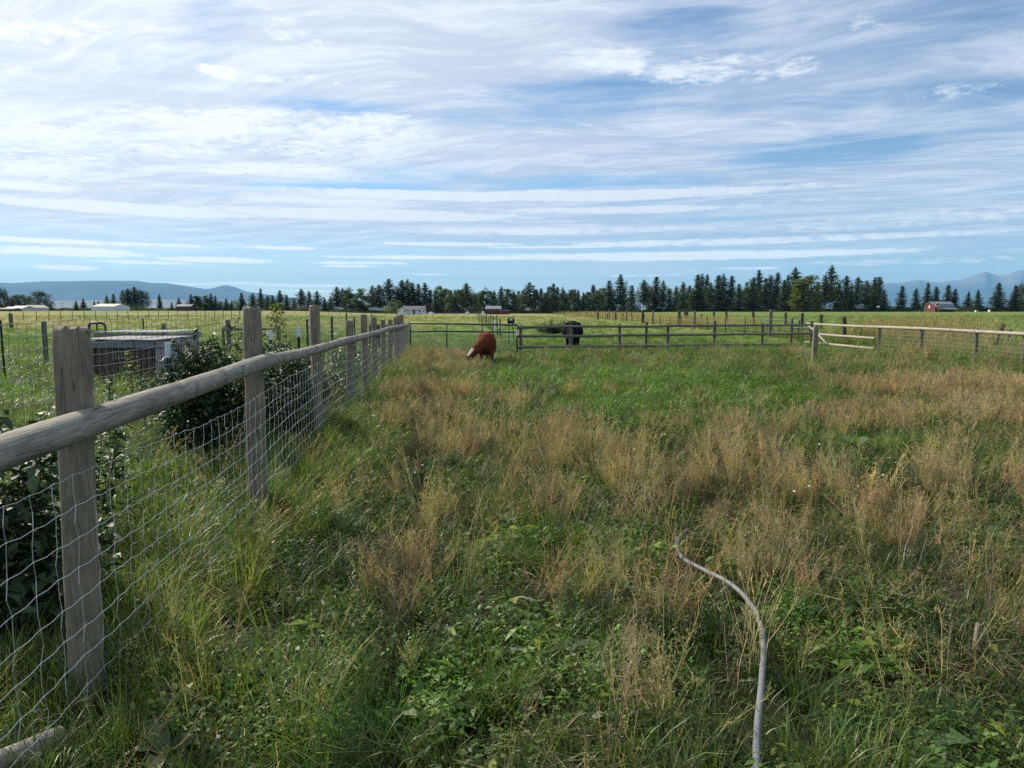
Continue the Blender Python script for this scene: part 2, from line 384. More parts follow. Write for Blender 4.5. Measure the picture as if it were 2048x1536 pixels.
# patches of dry weed as read off the field: column, row of the patch foot, half width and half depth in metres, strength
DRY_PX = [(815, 735, 1.3, 2.6, 1.0), (870, 722, 1.8, 1.6, .9), (905, 750, 1.2, 1.6, .8), (860, 800, 0.9, 1.4, 1.), (830, 855, .6, .7, .8), (890, 905, .75, .8, 1.), (985, 895, .5, .6, .7),
          (1090, 925, .9, .8, 1.1), (930, 1055, .55, .55, .95), (1000, 985, .35, .4, .5), (1210, 1030, .8, .6, 1.), (1180, 940, .6, .7, .9), (1345, 965, .8, .7, 1.), (1460, 935, .7, .8, .9), (1330, 870, .6, .8, .5),
          (1420, 1060, .5, .45, .8), (1590, 1015, .75, .7, 1.), (1700, 1075, .7, .55, 1.), (1640, 1150, .5, .4, .9), (1765, 990, .5, .5, .6), (1900, 985, .6, .6, .9), (1990, 965, .6, .7, .8), (1930, 1090, .55, .45, .85),
          (1960, 790, 2.6, 1.9, 1.), (1830, 790, 1.5, 1.5, .75), (2020, 850, 1.2, 1.1, .8), (1700, 860, 1.0, 1.1, .55), (1560, 880, 1.0, .9, .55), (1395, 800, .5, .8, .8), (1300, 790, .6, .9, .25), (1190, 790, .8, 1.2, .4),
          (1240, 1225, .35, .3, .95), (810, 1180, .4, .35, .75), (730, 1010, .3, .4, .4), (1850, 1340, .35, .3, 1.), (1160, 1480, .30, .28, .8), (1290, 1460, .30, .3, .8), (1250, 1540, .4, .3, .7),
          (760, 1360, .3, .25, .45), (1480, 1150, .35, .3, .5), (1990, 1200, .5, .4, .6), (2040, 1300, .3, .3, .6), (1560, 1180, .3, .25, .5), (1020, 815, .5, .8, .45), (760, 1130, .3, .3, .3), (1120, 1130, .4, .3, .4)]
DRY = [(on_ground(a, b), c, d, e) for a, b, c, d, e in DRY_PX]
GRN_PX = [(1350, 775, 2.6, 3.2, 1.), (1230, 820, 1., 1.3, .8), (1500, 800, 1.6, 1.6, .7), (1040, 1090, .5, .5, .8), (600, 1450, .7, .5, .8), (1720, 900, .8, .5, 1.), (1960, 1110, .3, .25, .9), (1290, 1120, .4, .35, .7),
          (1040, 1380, .5, .4, .8), (1650, 1290, .4, .35, .9), (720, 930, .4, .8, .8), (1020, 760, 1., 2., .7)]
GRN = [(on_ground(a, b), c, d, e) for a, b, c, d, e in GRN_PX]

def patch(L, x, y):
    r = np.zeros_like(np.asarray(x, dtype=float))
    wx = (fbm(x, y, 1.1, 5) - .5) * 0.9; wy = (fbm(x, y, 1.1, 9) - .5) * 0.9
    for p, a, b, s in L:
        k = min(1.0, a)
        d = np.sqrt(((x + wx * k - p.x) / a) ** 2 + ((y + wy * k - p.y) / b) ** 2)
        r = np.maximum(r, s * sstep(1.35, 0.55, d))
    return r

def dry_amount(x, y):
    r = patch(DRY, x, y) * sstep(0.25, 0.5, fbm(x, y, 1.6, 21) + 0.15)
    bgd = 0.42 * sstep(0.48, 0.72, fbm(x, y, 0.8, 31)) * (1 - patch(GRN, x, y)) * sstep(.9, 1.9, x - fence_x(y) + .12 * y)
    r = np.maximum(r, bgd)
    r = r * (1 - .55 * patch(GRN, x, y))
    return r * sstep(0.02, 0.5, x - fence_x(y)) * sstep(28, 25, y)

def lerp3(a, b, t): return a + (b - a) * np.asarray(t)[..., None]

def field_col(x, y):
    """base colour of the ground cover: green, straw or olive by place"""
    x = np.asarray(x, dtype=float); y = np.asarray(y, dtype=float); r = np.hypot(x, y)
    g1 = np.array([0.080, 0.130, 0.032]); g2 = np.array([0.135, 0.175, 0.050]); olive = np.array([0.27, 0.245, 0.105]); straw = np.array([0.36, 0.30, 0.15]); lush = np.array([0.115, 0.185, 0.040])
    n = fbm(x, y, 0.35, 3, 4); n2 = fbm(x, y, 0.05, 13, 4)
    c = lerp3(g1, g2, sstep(.3, .7, n))
    px = 1024 + F * x / np.maximum(y, 1)
    # grazed paddock beyond the gate, lush and green, then olive towards the trees
    pad = sstep(24, 28, y)
    c = lerp3(c, lerp3(lush, g2, sstep(.35, .75, n)), pad)
    left_far = sstep(42, 85, y) * sstep(14.6 + 3, 14.6 - 1, x)
    c = lerp3(c, lerp3(olive, g2 * 1.15, sstep(.35, .75, n2)), left_far)
    c = lerp3(c, lerp3(np.array([0.115, 0.18, 0.042]), np.array([0.15, 0.20, 0.055]), n2), sstep(16, 24, x) * sstep(30, 50, y))
    # straw coloured margin along the far wire fence
    mg = np.exp(-((x - 18.5 - (y - 60) * 0.035) / np.maximum(3.6, y * 0.045)) ** 2) * sstep(40, 58, y) * (0.4 + 0.6 * fbm(x, y, .3, 77))
    c = lerp3(c, straw, np.clip(mg, 0, 1) * 0.85)
    c = lerp3(c, olive * 0.75, sstep(380, 430, r) * 0.7)
    tan = np.array([0.30, 0.25, 0.17])
    c = lerp3(c, lerp3(tan, np.array([0.10, 0.13, 0.06]), sstep(.4, .6, fbm(x, y, 0.0012, 41, 4))), sstep(900, 2200, r))
    return c

def build_ground():
    rr = np.concatenate([[0.0], np.geomspace(0.6, 34000, 200)])
    th = np.concatenate([np.linspace(-0.95, 0.95, 300), np.linspace(0.95, 2 * math.pi - 0.95, 90)[1:-1]])
    R_, T_ = np.meshgrid(rr[1:], th, indexing='ij')
    X = R_ * np.sin(T_); Y = R_ * np.cos(T_); Z = ground_h(X, Y)
    nt = len(th); nr = len(rr) - 1
    V = np.concatenate([[[0, 0, gz(0, 0)]], np.stack([X, Y, Z], -1).reshape(-1, 3)])
    faces = []
    for j in range(nt):
        faces.append((0, 1 + (j + 1) % nt, 1 + j))
    i, j = np.meshgrid(np.arange(nr - 1), np.arange(nt), indexing='ij'); j2 = (j + 1) % nt
    q = np.stack([1 + i * nt + j, 1 + i * nt + j2, 1 + (i + 1) * nt + j2, 1 + (i + 1) * nt + j], -1).reshape(-1, 4)
    me = bpy.data.meshes.new('ground'); me.from_pydata(V.tolist(), [], faces + q.tolist())
    col = field_col(V[:, 0], V[:, 1]); ca = me.attributes.new('gcol', 'FLOAT_COLOR', 'POINT')
    ca.data.foreach_set('color', np.concatenate([col, np.ones((len(col), 1))], 1).ravel())
    me.polygons.foreach_set('use_smooth', [True] * len(me.polygons))
    m, t, out = mat_new('field_ground')
    a = t.node('ShaderNodeAttribute'); a.attribute_name = 'gcol'
    g = t.node('ShaderNodeNewGeometry').outputs['Position']
    n1 = t.noise(g, 0.9, 8, 0.65); n2 = t.noise(g, 7.0, 6, 0.7); n3 = t.noise(t.vm('MULTIPLY', g, (1.0, 0.35, 1.0)), 0.12, 6, 0.6)
    c = t.vm('MULTIPLY', a.outputs['Color'], t.mix(n1, (0.62, 0.66, 0.7), (1.36, 1.3, 1.2)))
    c = t.vm('MULTIPLY', c, t.mix(n3, (0.75, 0.8, 0.85), (1.25, 1.2, 1.1)))
    dist = t.vm('LENGTH', g)
    # bare soil and thatch show between the plants near by
    soil = t.mix(n2, (0.018, 0.015, 0.008), (0.050, 0.045, 0.020))
    c = t.mix(t.ramp(dist, 45.0, 20.0), c, soil)
    principled(t, out, c, 0.95, 0.08, 0, t.m('ADD', n1, n2), 0.6, 0.12)
    me.materials.append(m); me.update()
    o = bpy.data.objects.new('ground', me); C.objects.link(o); tag(o, kind='structure')
build_ground()

# ------------------------------------------------------------------ far mountains and haze
def mountains(name, prof, Y, depth, seed, mat, base_py=621):
    """a ridge whose crest follows the given columns and rows, with gullied slopes on both sides"""
    rs = np.random.RandomState(seed)
    P = np.array(prof, dtype=float); n = 420; px = np.linspace(P[0, 0], P[-1, 0], n)
    top = np.interp(px, P[:, 0], P[:, 1])
    k = 12; V = []; Fc = []
    x = (px - 1024) / F * Y * 1.0057; H = CH + (618 - top) / F * Y
    ts = [-1.0, -.8, -.6, -.42, -.26, -.12, 0.0, .15, .35, .6, 1.0]
    rid = fbm(x, 0 * x, 0.0015, seed, 4) - 0.5
    for ti in ts:
        s = 1 - abs(ti)
        gully = (fbm(x, x * 0 + ti * 1800 + seed, 0.0010, seed + 3, 4) - 0.5) * 4 * s * (1 - s)
        h = -2 + (H + 2) * (s ** 1.25 * (1 + 0.9 * gully)); h = np.minimum(h, H + 4) if ti else H + rid * 28
        yy = Y + ti * depth + gully * depth * 0.35
        for a, b, c in zip(x, yy, h): V.append((a * b / Y, b, c))
    for i in range(len(ts) - 1):
        for j in range(n - 1): Fc.append((i * n + j, i * n + j + 1, (i + 1) * n + j + 1, (i + 1) * n + j))
    o = mesh_obj(name, V, Fc, mat, smooth=True); return tag(o, kind='structure')

def m_mountain(name, c1, c2, c3, rock):
    m, t, out = mat_new(name)
    g = t.node('ShaderNodeNewGeometry').outputs['Position']; z = t.sep(g)[2]
    n = t.noise(g, 0.0008, 9, 0.65); n2 = t.noise(g, 0.003, 7, 0.7)
    c = t.mix(t.ramp(n, .4, .6), c1, c2)
    hh = t.m('MULTIPLY_ADD', t.m('SUBTRACT', n2, 0.5), 640.0, z)
    c = t.mix(t.m('MULTIPLY', t.ramp(hh, rock * 2, rock * 2 + 520), 0.7), c, c3)
    principled(t, out, c, 0.95, 0.05, 0, n2, 0.5, 60)
    return m
MT1 = m_mountain('forested_mountain_haze_tint', (0.052, 0.092, 0.105), (0.080, 0.120, 0.125), (0.12, 0.12, 0.10), 900)  # forest green made paler and bluer: some distance haze painted into the base colour
MT3 = m_mountain('dry_hills', (0.27, 0.235, 0.19), (0.18, 0.17, 0.14), (0.12, 0.12, 0.10), 3000)
MT2 = m_mountain('rocky_mountain_haze_tint', (0.045, 0.080, 0.092), (0.075, 0.108, 0.110), (0.24, 0.23, 0.22), 300)  # slopes carry painted haze blue in their base colours; the grey is bare rock
mountains('hills', [(-900, 612), (-200, 603), (60, 600), (180, 601), (330, 599), (450, 602), (560, 606), (640, 613), (760, 619), (1000, 619), (1100, 621)], 16000, 2600, 31, MT3)
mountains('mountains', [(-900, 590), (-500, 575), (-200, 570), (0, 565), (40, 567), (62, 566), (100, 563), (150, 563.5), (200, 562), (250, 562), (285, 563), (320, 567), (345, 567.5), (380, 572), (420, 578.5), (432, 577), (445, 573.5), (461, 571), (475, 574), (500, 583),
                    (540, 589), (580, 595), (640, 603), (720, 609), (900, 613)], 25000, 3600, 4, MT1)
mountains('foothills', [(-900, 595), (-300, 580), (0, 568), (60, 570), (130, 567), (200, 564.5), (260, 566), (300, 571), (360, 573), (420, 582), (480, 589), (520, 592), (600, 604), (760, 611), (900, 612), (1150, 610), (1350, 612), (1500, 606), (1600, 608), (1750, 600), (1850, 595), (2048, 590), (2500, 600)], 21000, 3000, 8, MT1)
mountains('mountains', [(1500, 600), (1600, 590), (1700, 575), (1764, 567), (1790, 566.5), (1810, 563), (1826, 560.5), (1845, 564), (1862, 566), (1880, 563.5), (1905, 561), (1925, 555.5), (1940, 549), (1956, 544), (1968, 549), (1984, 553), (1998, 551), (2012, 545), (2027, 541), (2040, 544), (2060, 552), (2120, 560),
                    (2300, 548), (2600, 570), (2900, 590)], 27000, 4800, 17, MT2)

def build_haze():
    mb = MB(); mb.box((0, 0, 790), (36000, 36000, 800))
    m = bpy.data.materials.new('haze_air'); m.use_nodes = True; m.node_tree.nodes.clear()
    t = NT(m.node_tree); out = t.node('ShaderNodeOutputMaterial')
    v = t.node('ShaderNodeVolumePrincipled'); v.inputs['Color'].default_value = (0.28, 0.62, 1.0, 1); v.inputs['Density'].default_value = 3.3e-5
    v.inputs['Anisotropy'].default_value = 0.0
    t.l.new(v.outputs[0], out.inputs['Volume'])
    o = mb.build('haze', m); tag(o, kind='stuff', label='thin blue haze in the air over the valley')
HAZE = True
if HAZE: build_haze()
# ------------------------------------------------------------------ trees of the far tree line
def leaf_mesh(name, V, Fc, mat, rnd, link=False, parent=None, hue=None):
    """V (n,3), Fc (m,k) arrays; rnd per vertex"""
    V = np.asarray(V, dtype=np.float32); Fc = np.asarray(Fc, dtype=np.int32); k = Fc.shape[1]
    me = bpy.data.meshes.new(name); me.vertices.add(len(V)); me.vertices.foreach_set('co', V.ravel())
    me.loops.add(Fc.size); me.loops.foreach_set('vertex_index', Fc.ravel())
    me.polygons.add(len(Fc)); me.polygons.foreach_set('loop_start', np.arange(0, Fc.size, k, dtype=np.int32))
    me.polygons.foreach_set('loop_total', np.full(len(Fc), k, dtype=np.int32))
    me.update(calc_edges=True)
    a = me.attributes.new('rnd', 'FLOAT', 'POINT'); a.data.foreach_set('value', np.asarray(rnd, dtype=np.float32))
    if hue is not None:
        a = me.attributes.new('hue', 'FLOAT', 'POINT'); a.data.foreach_set('value', np.asarray(hue, dtype=np.float32))
    me.materials.append(mat); me.validate()
    o = bpy.data.objects.new(name, me)
    if link: C.objects.link(o)
    if parent: o.parent = parent
    return o

def sprays(cen, size, rs, flat=0.5, droop=None):
    """random three-cornered leaf clumps round the given centres"""
    n = len(cen); d = rs.normal(size=(n, 3, 3)); d /= np.linalg.norm(d, axis=2, keepdims=True)
    d[:, :, 2] *= flat
    V = cen[:, None, :] + d * (np.asarray(size)[:, None, None] if np.ndim(size) else size)
    return V.reshape(-1, 3), np.arange(3 * n).reshape(n, 3), np.repeat(rs.rand(n), 3)

def conifer_crown(seed, style):
    """unit height tree: returns the leaf clumps of a spire, an open pine or a broad fir"""
    rs = np.random.RandomState(seed); c = []; s = []
    base = {'spire': 0.06, 'pine': 0.22, 'fir': 0.04}[style]; wid = {'spire': 0.125, 'pine': 0.15, 'fir': 0.19}[style]
    z = base
    while z < 0.985 and len(c) < 4000:
        f = (z - base) / (1 - base)
        prof = {'spire': (1 - f) ** 0.62, 'pine': min(1.0, (1 - f) * 2.0) ** 0.8 * (0.6 + .4 * math.sin(f * 3)), 'fir': (1 - f) ** 0.9}[style]
        nb = rs.randint(4, 7); a0 = rs.rand() * 6.28
        for b in range(nb):
            L = wid * prof * rs.uniform(0.45, 1.25) + 0.008
            if rs.rand() < (0.16 if style == 'pine' else 0.08): continue
            a = a0 + b * 6.28 / nb + rs.uniform(-.5, .5); k = max(4, int(L / 0.0065))
            for q in range(k):
                u = (q + rs.rand()) / k
                zz = z + (-0.25 * L * u if style != 'pine' else 0.2 * L * u) + rs.normal() * 0.008
                c.append((math.cos(a) * L * u + rs.normal() * .006, math.sin(a) * L * u + rs.normal() * .006, zz)); s.append(rs.uniform(.016, .036) * (1.1 - .45 * f))
        z += rs.uniform(0.010, 0.022) * (1.3 - 0.5 * f)
    c.append((0, 0, .985)); s.append(.014)
    return sprays(np.array(c), np.array(s), rs, 0.7)

def broad_crown(seed, style):
    rs = np.random.RandomState(seed); c = []; s = []
    nb = {'round': 70, 'column': 44, 'bush': 16}[style]
    for i in range(nb):
        if style == 'round': z = rs.uniform(.12, .92); r = 0.38 * math.sin(min(1, (z + .12) / 1.05) * 3.0) ** .6
        elif style == 'column': z = rs.uniform(.06, .93) ** 1.15; r = 0.16 * min(1, (1 - z) * 2.2) ** .7
        else: z = rs.uniform(.1, .8); r = .5 * math.sin(min(1, z * 1.1) * 2.9) ** .6
        a = rs.rand() * 6.28; rr = r * math.sqrt(rs.rand()); bc = np.array([math.cos(a) * rr, math.sin(a) * rr, z])
        br = rs.uniform(.05, .095) * (1.7 if style != 'column' else .9) * (1.5 if style == 'bush' else 1)
        m = 85
        d = rs.normal(size=(m, 3)); d /= np.linalg.norm(d, axis=1, keepdims=True)
        c.append(bc + d * br * rs.uniform(.35, 1.1, (m, 1)) * np.array([1, 1, 1.1])); s.append(rs.uniform(.016, .034, m) * (1.4 if style == 'bush' else 1))
    return sprays(np.concatenate(c), np.concatenate(s), rs, 0.8)

M['needles'] = m_leaf('conifer_needles', base=(0.036, 0.062, 0.042), alt=(0.082, 0.108, 0.060), trans=0.22, rough=0.7, spec=0.15)
M['needles_green'] = m_leaf('green_needles', base=(0.040, 0.062, 0.026), alt=(0.060, 0.080, 0.032), trans=0.2, rough=0.7, spec=0.15)
M['leaves_green'] = m_leaf('tree_leaves', base=(0.065, 0.095, 0.036), alt=(0.11, 0.14, 0.045), trans=0.3, rough=0.6, spec=0.2)
M['leaves_yellow'] = m_leaf('yellow_green_leaves', base=(0.10, 0.13, 0.035), alt=(0.16, 0.18, 0.05), trans=0.35, rough=0.6, spec=0.2)
M['leaves_dark'] = m_leaf('dark_tree_leaves', base=(0.030, 0.050, 0.028), alt=(0.052, 0.075, 0.036), trans=0.2, rough=0.6, spec=0.2)
M['leaves_purple'] = m_leaf('purple_tree_leaves', base=(0.035, 0.016, 0.028), alt=(0.05, 0.022, 0.034), trans=0.2, rough=0.6, spec=0.2)
CR = {}
def crown_mesh(style, var, mk):
    key = (style, var, mk)
    if key not in CR:
        V, Fc, r = (conifer_crown if style in ('spire', 'pine', 'fir') else broad_crown)(var * 7 + 3 + len(style), style)
        CR[key] = leaf_mesh('crown', V, Fc, M[mk], r)
    return CR[key]
tk = MB(); tk.tube([(0, 0, 0), (0.002, 0, .3), (0, 0.002, .65), (0, 0, .97)], [.0075, .006, .003, .0008], 5)
TRUNK = mesh_obj('trunk', tk.v, tk.f, M['bark'], link=False)
tkb = MB(); tkb.tube([(0, 0, 0), (0.01, 0, .2), (0, 0.01, .5), (0.01, 0, .8)], [.016, .012, .007, .002], 6)
for _a in range(7):
    _t = _a * 0.9; tkb.tube([(0.005, 0, .16 + .06 * _a), (math.cos(_t) * .10, math.sin(_t) * .10, .30 + .07 * _a)], [.010, .003], 4)
TRUNK_B = mesh_obj('trunk', tkb.v, tkb.f, M['bark'], link=False)

TREE_N = [0]
def tree(px, py_top, wpx, style, mk, Y, label, group=None, name='conifer_tree', cat='tree'):
    i = TREE_N[0]; TREE_N[0] += 1; rs = random.Random(i * 13 + 5)
    g = at(px, Y); H = zat(py_top, Y) - g.z
    half = {'spire': .125, 'pine': .15, 'fir': .19, 'round': .42, 'column': .2, 'bush': .6}[style]
    wm = wpx * {'spire': 1.8, 'pine': 1.8, 'fir': 1.6, 'round': 1.15, 'column': 1.35, 'bush': 1.2}[style] / F * Y
    sx = min(max((wm / 2) / half, H * 0.45), H * 2.2)
    r = empty(name, g, rs.random() * 6.28, label=label, cat=cat, group=group)
    cr = crown_mesh(style, i % 4, mk)
    share(cr, 'crown', (0, 0, 0), r, scale=(sx, sx * rs.uniform(.85, 1.1), H))
    share(TRUNK if style in ('spire', 'pine', 'fir') else TRUNK_B, 'trunk', (0, 0, -0.15), r, scale=(H * 1.2, H * 1.2, H))
    return r

# column, crest row (doubled, from 500), width px, kind; read left to right
L6 = [(5, 147, 30, 'r'), (32, 186, 14, 'f'), (52, 183, 24, 'r'), (84, 176, 34, 'R'), (118, 184, 20, 'R'), (165, 163, 46, 'R'), (231, 231, 12, 'b'), (306, 201, 18, 'f'), (335, 193, 22, 'f'), (379, 203, 12, 'f'), (396, 203, 10, 'f'),
      (430, 180, 22, 'f'), (457, 173, 24, 'f'), (494, 160, 20, 's'), (517, 153, 18, 'p'), (541, 147, 22, 'p'), (568, 160, 34, 'R'), (640, 175, 18, 's'), (688, 208, 12, 's'), (717, 189, 18, 'f'), (766, 176, 22, 's'), (790, 180, 20, 'c'),
      (822, 178, 24, 'c'), (846, 171, 18, 's'), (863, 182, 14, 's'), (883, 204, 12, 's'), (906, 193, 20, 'f'), (928, 202, 16, 'f'), (968, 170, 26, 'f'), (1013, 173, 16, 's'), (1045, 153, 22, 'f'), (1072, 178, 20, 's'), (1092, 180, 20, 'f'),
      (1121, 160, 22, 's'), (1148, 178, 16, 's'), (1178, 190, 14, 's'), (1206, 154, 30, 'p'), (1238, 163, 20, 's'), (1270, 163, 20, 'p'), (1300, 190, 18, 'f'), (1322, 186, 16, 'f'), (1349, 146, 20, 'p'), (1372, 152, 20, 'p'), (1399, 145, 32, 'G'),
      (1445, 147, 32, 'G'), (1491, 140, 18, 'p'), (1517, 138, 22, 'p'), (1557, 115, 26, 'p'), (1592, 160, 14, 's'), (1610, 118, 28, 'p'), (1632, 116, 22, 'p'), (1652, 128, 22, 's'), (1675, 133, 22, 's'), (1701, 130, 18, 's'), (1722, 158, 14, 's'), (1741, 155, 10, 's'),
      (1756, 140, 22, 'C'), (1780, 150, 24, 'C'), (1802, 152, 22, 'C'), (1822, 152, 22, 'C'), (1843, 154, 24, 'C'), (1866, 131, 24, 'p'), (1888, 168, 24, 'C'), (1906, 166, 18, 'c'), (1930, 158, 20, 'C'), (1955, 160, 22, 'c'), (1977, 160, 18, 's'), (2005, 144, 20, 's'), (2030, 150, 22, 'c')]
R7 = [(8, 168, 16, 's'), (28, 158, 18, 'c'), (45, 150, 18, 'C'), (70, 127, 24, 'p'), (95, 153, 18, 'c'), (116, 152, 14, 's'), (133, 168, 14, 's'), (150, 141, 18, 'c'), (165, 133, 18, 's'), (181, 147, 18, 's'), (201, 144, 16, 'c'), (217, 170, 14, 's'), (235, 154, 18, 'C'), (252, 150, 14, 'c'), (264, 157, 12, 's'),
      (285, 168, 18, 'f'), (303, 163, 18, 'C'), (324, 137, 20, 's'), (346, 149, 20, 'C'), (364, 146, 20, 'C'), (388, 121, 22, 's'), (404, 165, 14, 'c'), (432, 98, 20, 'p'), (446, 146, 16, 'C'), (478, 140, 18, 's'), (526, 117, 20, 'p'), (549, 135, 20, 'C'), (575, 104, 22, 's'), (603, 121, 14, 'p'),
      (628, 152, 18, 's'), (655, 143, 18, 's'), (683, 126, 20, 's'), (708, 140, 16, 's'), (724, 160, 18, 'C'), (740, 95, 20, 's'), (757, 93, 18, 's'), (777, 97, 16, 's'), (793, 128, 16, 'p'), (822, 98, 22, 's'), (842, 93, 22, 's'), (876, 101, 20, 's'), (905, 134, 18, 's'), (922, 160, 16, 'f'), (942, 112, 26, 'C'), (962, 108, 18, 's'),
      (983, 78, 20, 's'), (1010, 110, 20, 's'), (1030, 98, 22, 's'), (1058, 88, 20, 's'), (1084, 118, 16, 's'), (1100, 98, 16, 's'), (1127, 68, 22, 'p'), (1126, 128, 30, 'C'), (1150, 108, 34, 'Y'), (1190, 94, 40, 'Y'), (1217, 124, 18, 's'), (1247, 100, 20, 'p'), (1272, 61, 24, 'p'), (1300, 118, 16, 'c'), (1333, 101, 28, 's'),
      (1354, 140, 18, 'f'), (1378, 107, 26, 'p'), (1414, 120, 20, 'p'), (1446, 107, 20, 's'), (1464, 106, 24, 's'), (1484, 160, 20, 'f'), (1215, 211, 26, 'b'),
      (1556, 141, 20, 's'), (1612, 150, 20, 's'), (1658, 130, 26, 'f'), (1692, 145, 18, 's'), (1740, 137, 24, 's'), (1768, 154, 18, 's'), (1822, 166, 20, 'f'), (1860, 158, 26, 'f'), (1941, 129, 38, 'f'), (2008, 141, 26, 'f'), (2036, 132, 34, 'r')]
KIND = {'s': ('spire', 'needles', 'dark spire shaped conifer'), 'p': ('pine', 'needles', 'tall open crowned pine'), 'f': ('fir', 'needles', 'broad dark fir'), 'c': ('column', 'needles_green', 'slim olive green tree'),
        'C': ('column', 'leaves_green', 'leafy green columnar tree'), 'G': ('column', 'leaves_green', 'wide green leafy tree'), 'R': ('round', 'leaves_dark', 'dark round leafy tree'), 'r': ('round', 'leaves_dark', 'dense dark leafy tree'),
        'Y': ('column', 'leaves_yellow', 'yellow green poplar'), 'b': ('bush', 'leaves_green', 'low rounded bush')}
ORD = 'first second third fourth fifth sixth seventh eighth ninth tenth eleventh twelfth thirteenth fourteenth fifteenth sixteenth seventeenth eighteenth nineteenth twentieth'.split() + ['%d%s' % (n, {1: 'st', 2: 'nd', 3: 'rd'}.get(n % 10, 'th')) for n in range(21, 60)]
MARKS = [(65, 'low white barns'), (205, 'white gabled shed'), (367, 'brown timber shed'), (822, 'white farmhouse'), (990, 'dark red open barn'), (1730, 'low dark shed with basketball hoop'), (1884, 'red gambrel barn')]
ALLT = sorted([(u / 2, 500 + v / 2, w, k) for u, v, w, k in L6] + [(1024 + u / 2, 500 + v / 2, w, k) for u, v, w, k in R7])
cnt = {}
for (px, py, w, k) in ALLT:
    st, mk, lab = KIND[k]
    mx, mname = min(MARKS, key=lambda q: abs(q[0] - px)); side = 'right' if px > mx else 'left'
    cnt.setdefault((mname, side), []).append((px, py, w, k))
for (mname, side), L in cnt.items():
    L.sort(key=lambda q: q[0] if side == 'right' else -q[0])
    kc = {}
    for (px, py, w, k) in L:
        st, mk, lab = KIND[k]; kc[k] = kc.get(k, 0) + 1
        rs = random.Random(int(px * 7)); Y = rs.uniform(425, 475) if k not in 'Yb' else 415
        tree(px, py, w, st, mk, Y, '%s, %s such %s of the %s' % (lab, ORD[kc[k] - 1], side, mname), 'trees of the far tree line',
             {'b': 'round_bush'}.get(k, 'conifer_tree' if k in 'spf' else 'leafy_tree'), 'bush' if k == 'b' else 'tree')
tree(783, 603, 24, 'round', 'leaves_yellow', 395, 'small yellow green round tree just left of the white farmhouse', None, 'leafy_tree')
tree(799, 600, 18, 'column', 'leaves_green', 405, 'light green tree behind the gable of the white farmhouse', None, 'leafy_tree')
tree(772, 612, 14, 'bush', 'leaves_green', 400, 'low green bush beside the yellow green tree near the farmhouse', None, 'round_bush', 'bush')
tree(856, 607, 22, 'round', 'leaves_purple', 385, 'dark purple leaved round tree at the right end of the farmhouse', None, 'leafy_tree')
tree(24, 598, 26, 'round', 'leaves_purple', 430, 'dark purplish tree standing behind the low white barns', None, 'leafy_tree')
tree(606, 612, 20, 'bush', 'leaves_purple', 415, 'low reddish brown bush between two firs in the tree line', None, 'round_bush', 'bush')

def understory():
    """scrub, lower trunks and young trees filling the foot of the tree line"""
    rs = np.random.RandomState(77); c = []; s = []
    for px0, px1, h, dens in [(375, 480, 6.0, 1.), (500, 590, 10, 1.1), (590, 675, 8, .9), (675, 800, 11, 1.), (860, 1030, 15, 1.3), (1024, 1280, 13, 1.5), (1290, 1500, 15, 1.5), (1480, 1770, 14, 1.2), (1770, 2200, 3.2, .8), (-200, 105, 5, .8), (230, 290, 5, .9), (-200, 2200, 1.6, 1.6)]:
        n = int((px1 - px0) * 60 * dens)
        px = rs.uniform(px0, px1, n); Y = rs.uniform(440, 500, n); x = (px - 1024) / F * Y
        hh = h * (0.55 + 0.75 * fbm(px, px * 0, 0.11, 55)); z = ground_h(x, Y) + hh * rs.rand(n) ** 1.1
        c.append(np.stack([x, Y, z], 1)); s.append(rs.uniform(.25, .6, n))
    V, Fc, r = sprays(np.concatenate(c), np.concatenate(s), rs, .8)
    o = leaf_mesh('undergrowth', V, Fc, M['leaves_dark'], r, link=True)
    tag(o, 'dark scrub and young growth filling the foot of the far tree line', 'undergrowth', kind='stuff')
understory()

# ------------------------------------------------------------------ far buildings
def prism(mb, pts, axis, a, b):
    """extrude a 2d outline (across, z) along x or y"""
    n = len(pts); v = []
    for q in (a, b):
        for p in pts: v.append((q, p[0], p[1]) if axis == 'x' else (p[0], q, p[1]))
    mb.add(v, [tuple(range(n))[::-1], tuple(range(n, 2 * n))] + [(i, (i + 1) % n, n + (i + 1) % n, n + i) for i in range(n)])

def m_wall(name, c, rough=.7): return m_plain(name, c, rough, 0, .08, 1.5)
M['cream'] = m_wall('cream_siding', (.70, .70, .66)); M['white_steel'] = m_wall('white_steel_siding', (.62, .66, .68)); M['red_wall'] = m_wall('red_siding', (.13, .032, .028))
M['dark_wall'] = m_wall('brown_timber', (.07, .05, .04)); M['grey_roof'] = m_wall('grey_shingle', (.13, .135, .145)); M['pale_roof'] = m_wall('pale_metal_roof', (.50, .48, .42)); M['white_roof'] = m_wall('white_metal_roof', (.50, .50, .50))
M['steel_roof'] = m_wall('blue_grey_metal_roof', (.17, .20, .22)); M['green_roof'] = m_wall('grey_green_roof', (.16, .19, .18)); M['grey_white'] = m_wall('grey_white_siding', (.52, .54, .55))
M['rust'] = m_wall('rusty_steel', (.16, .07, .04))

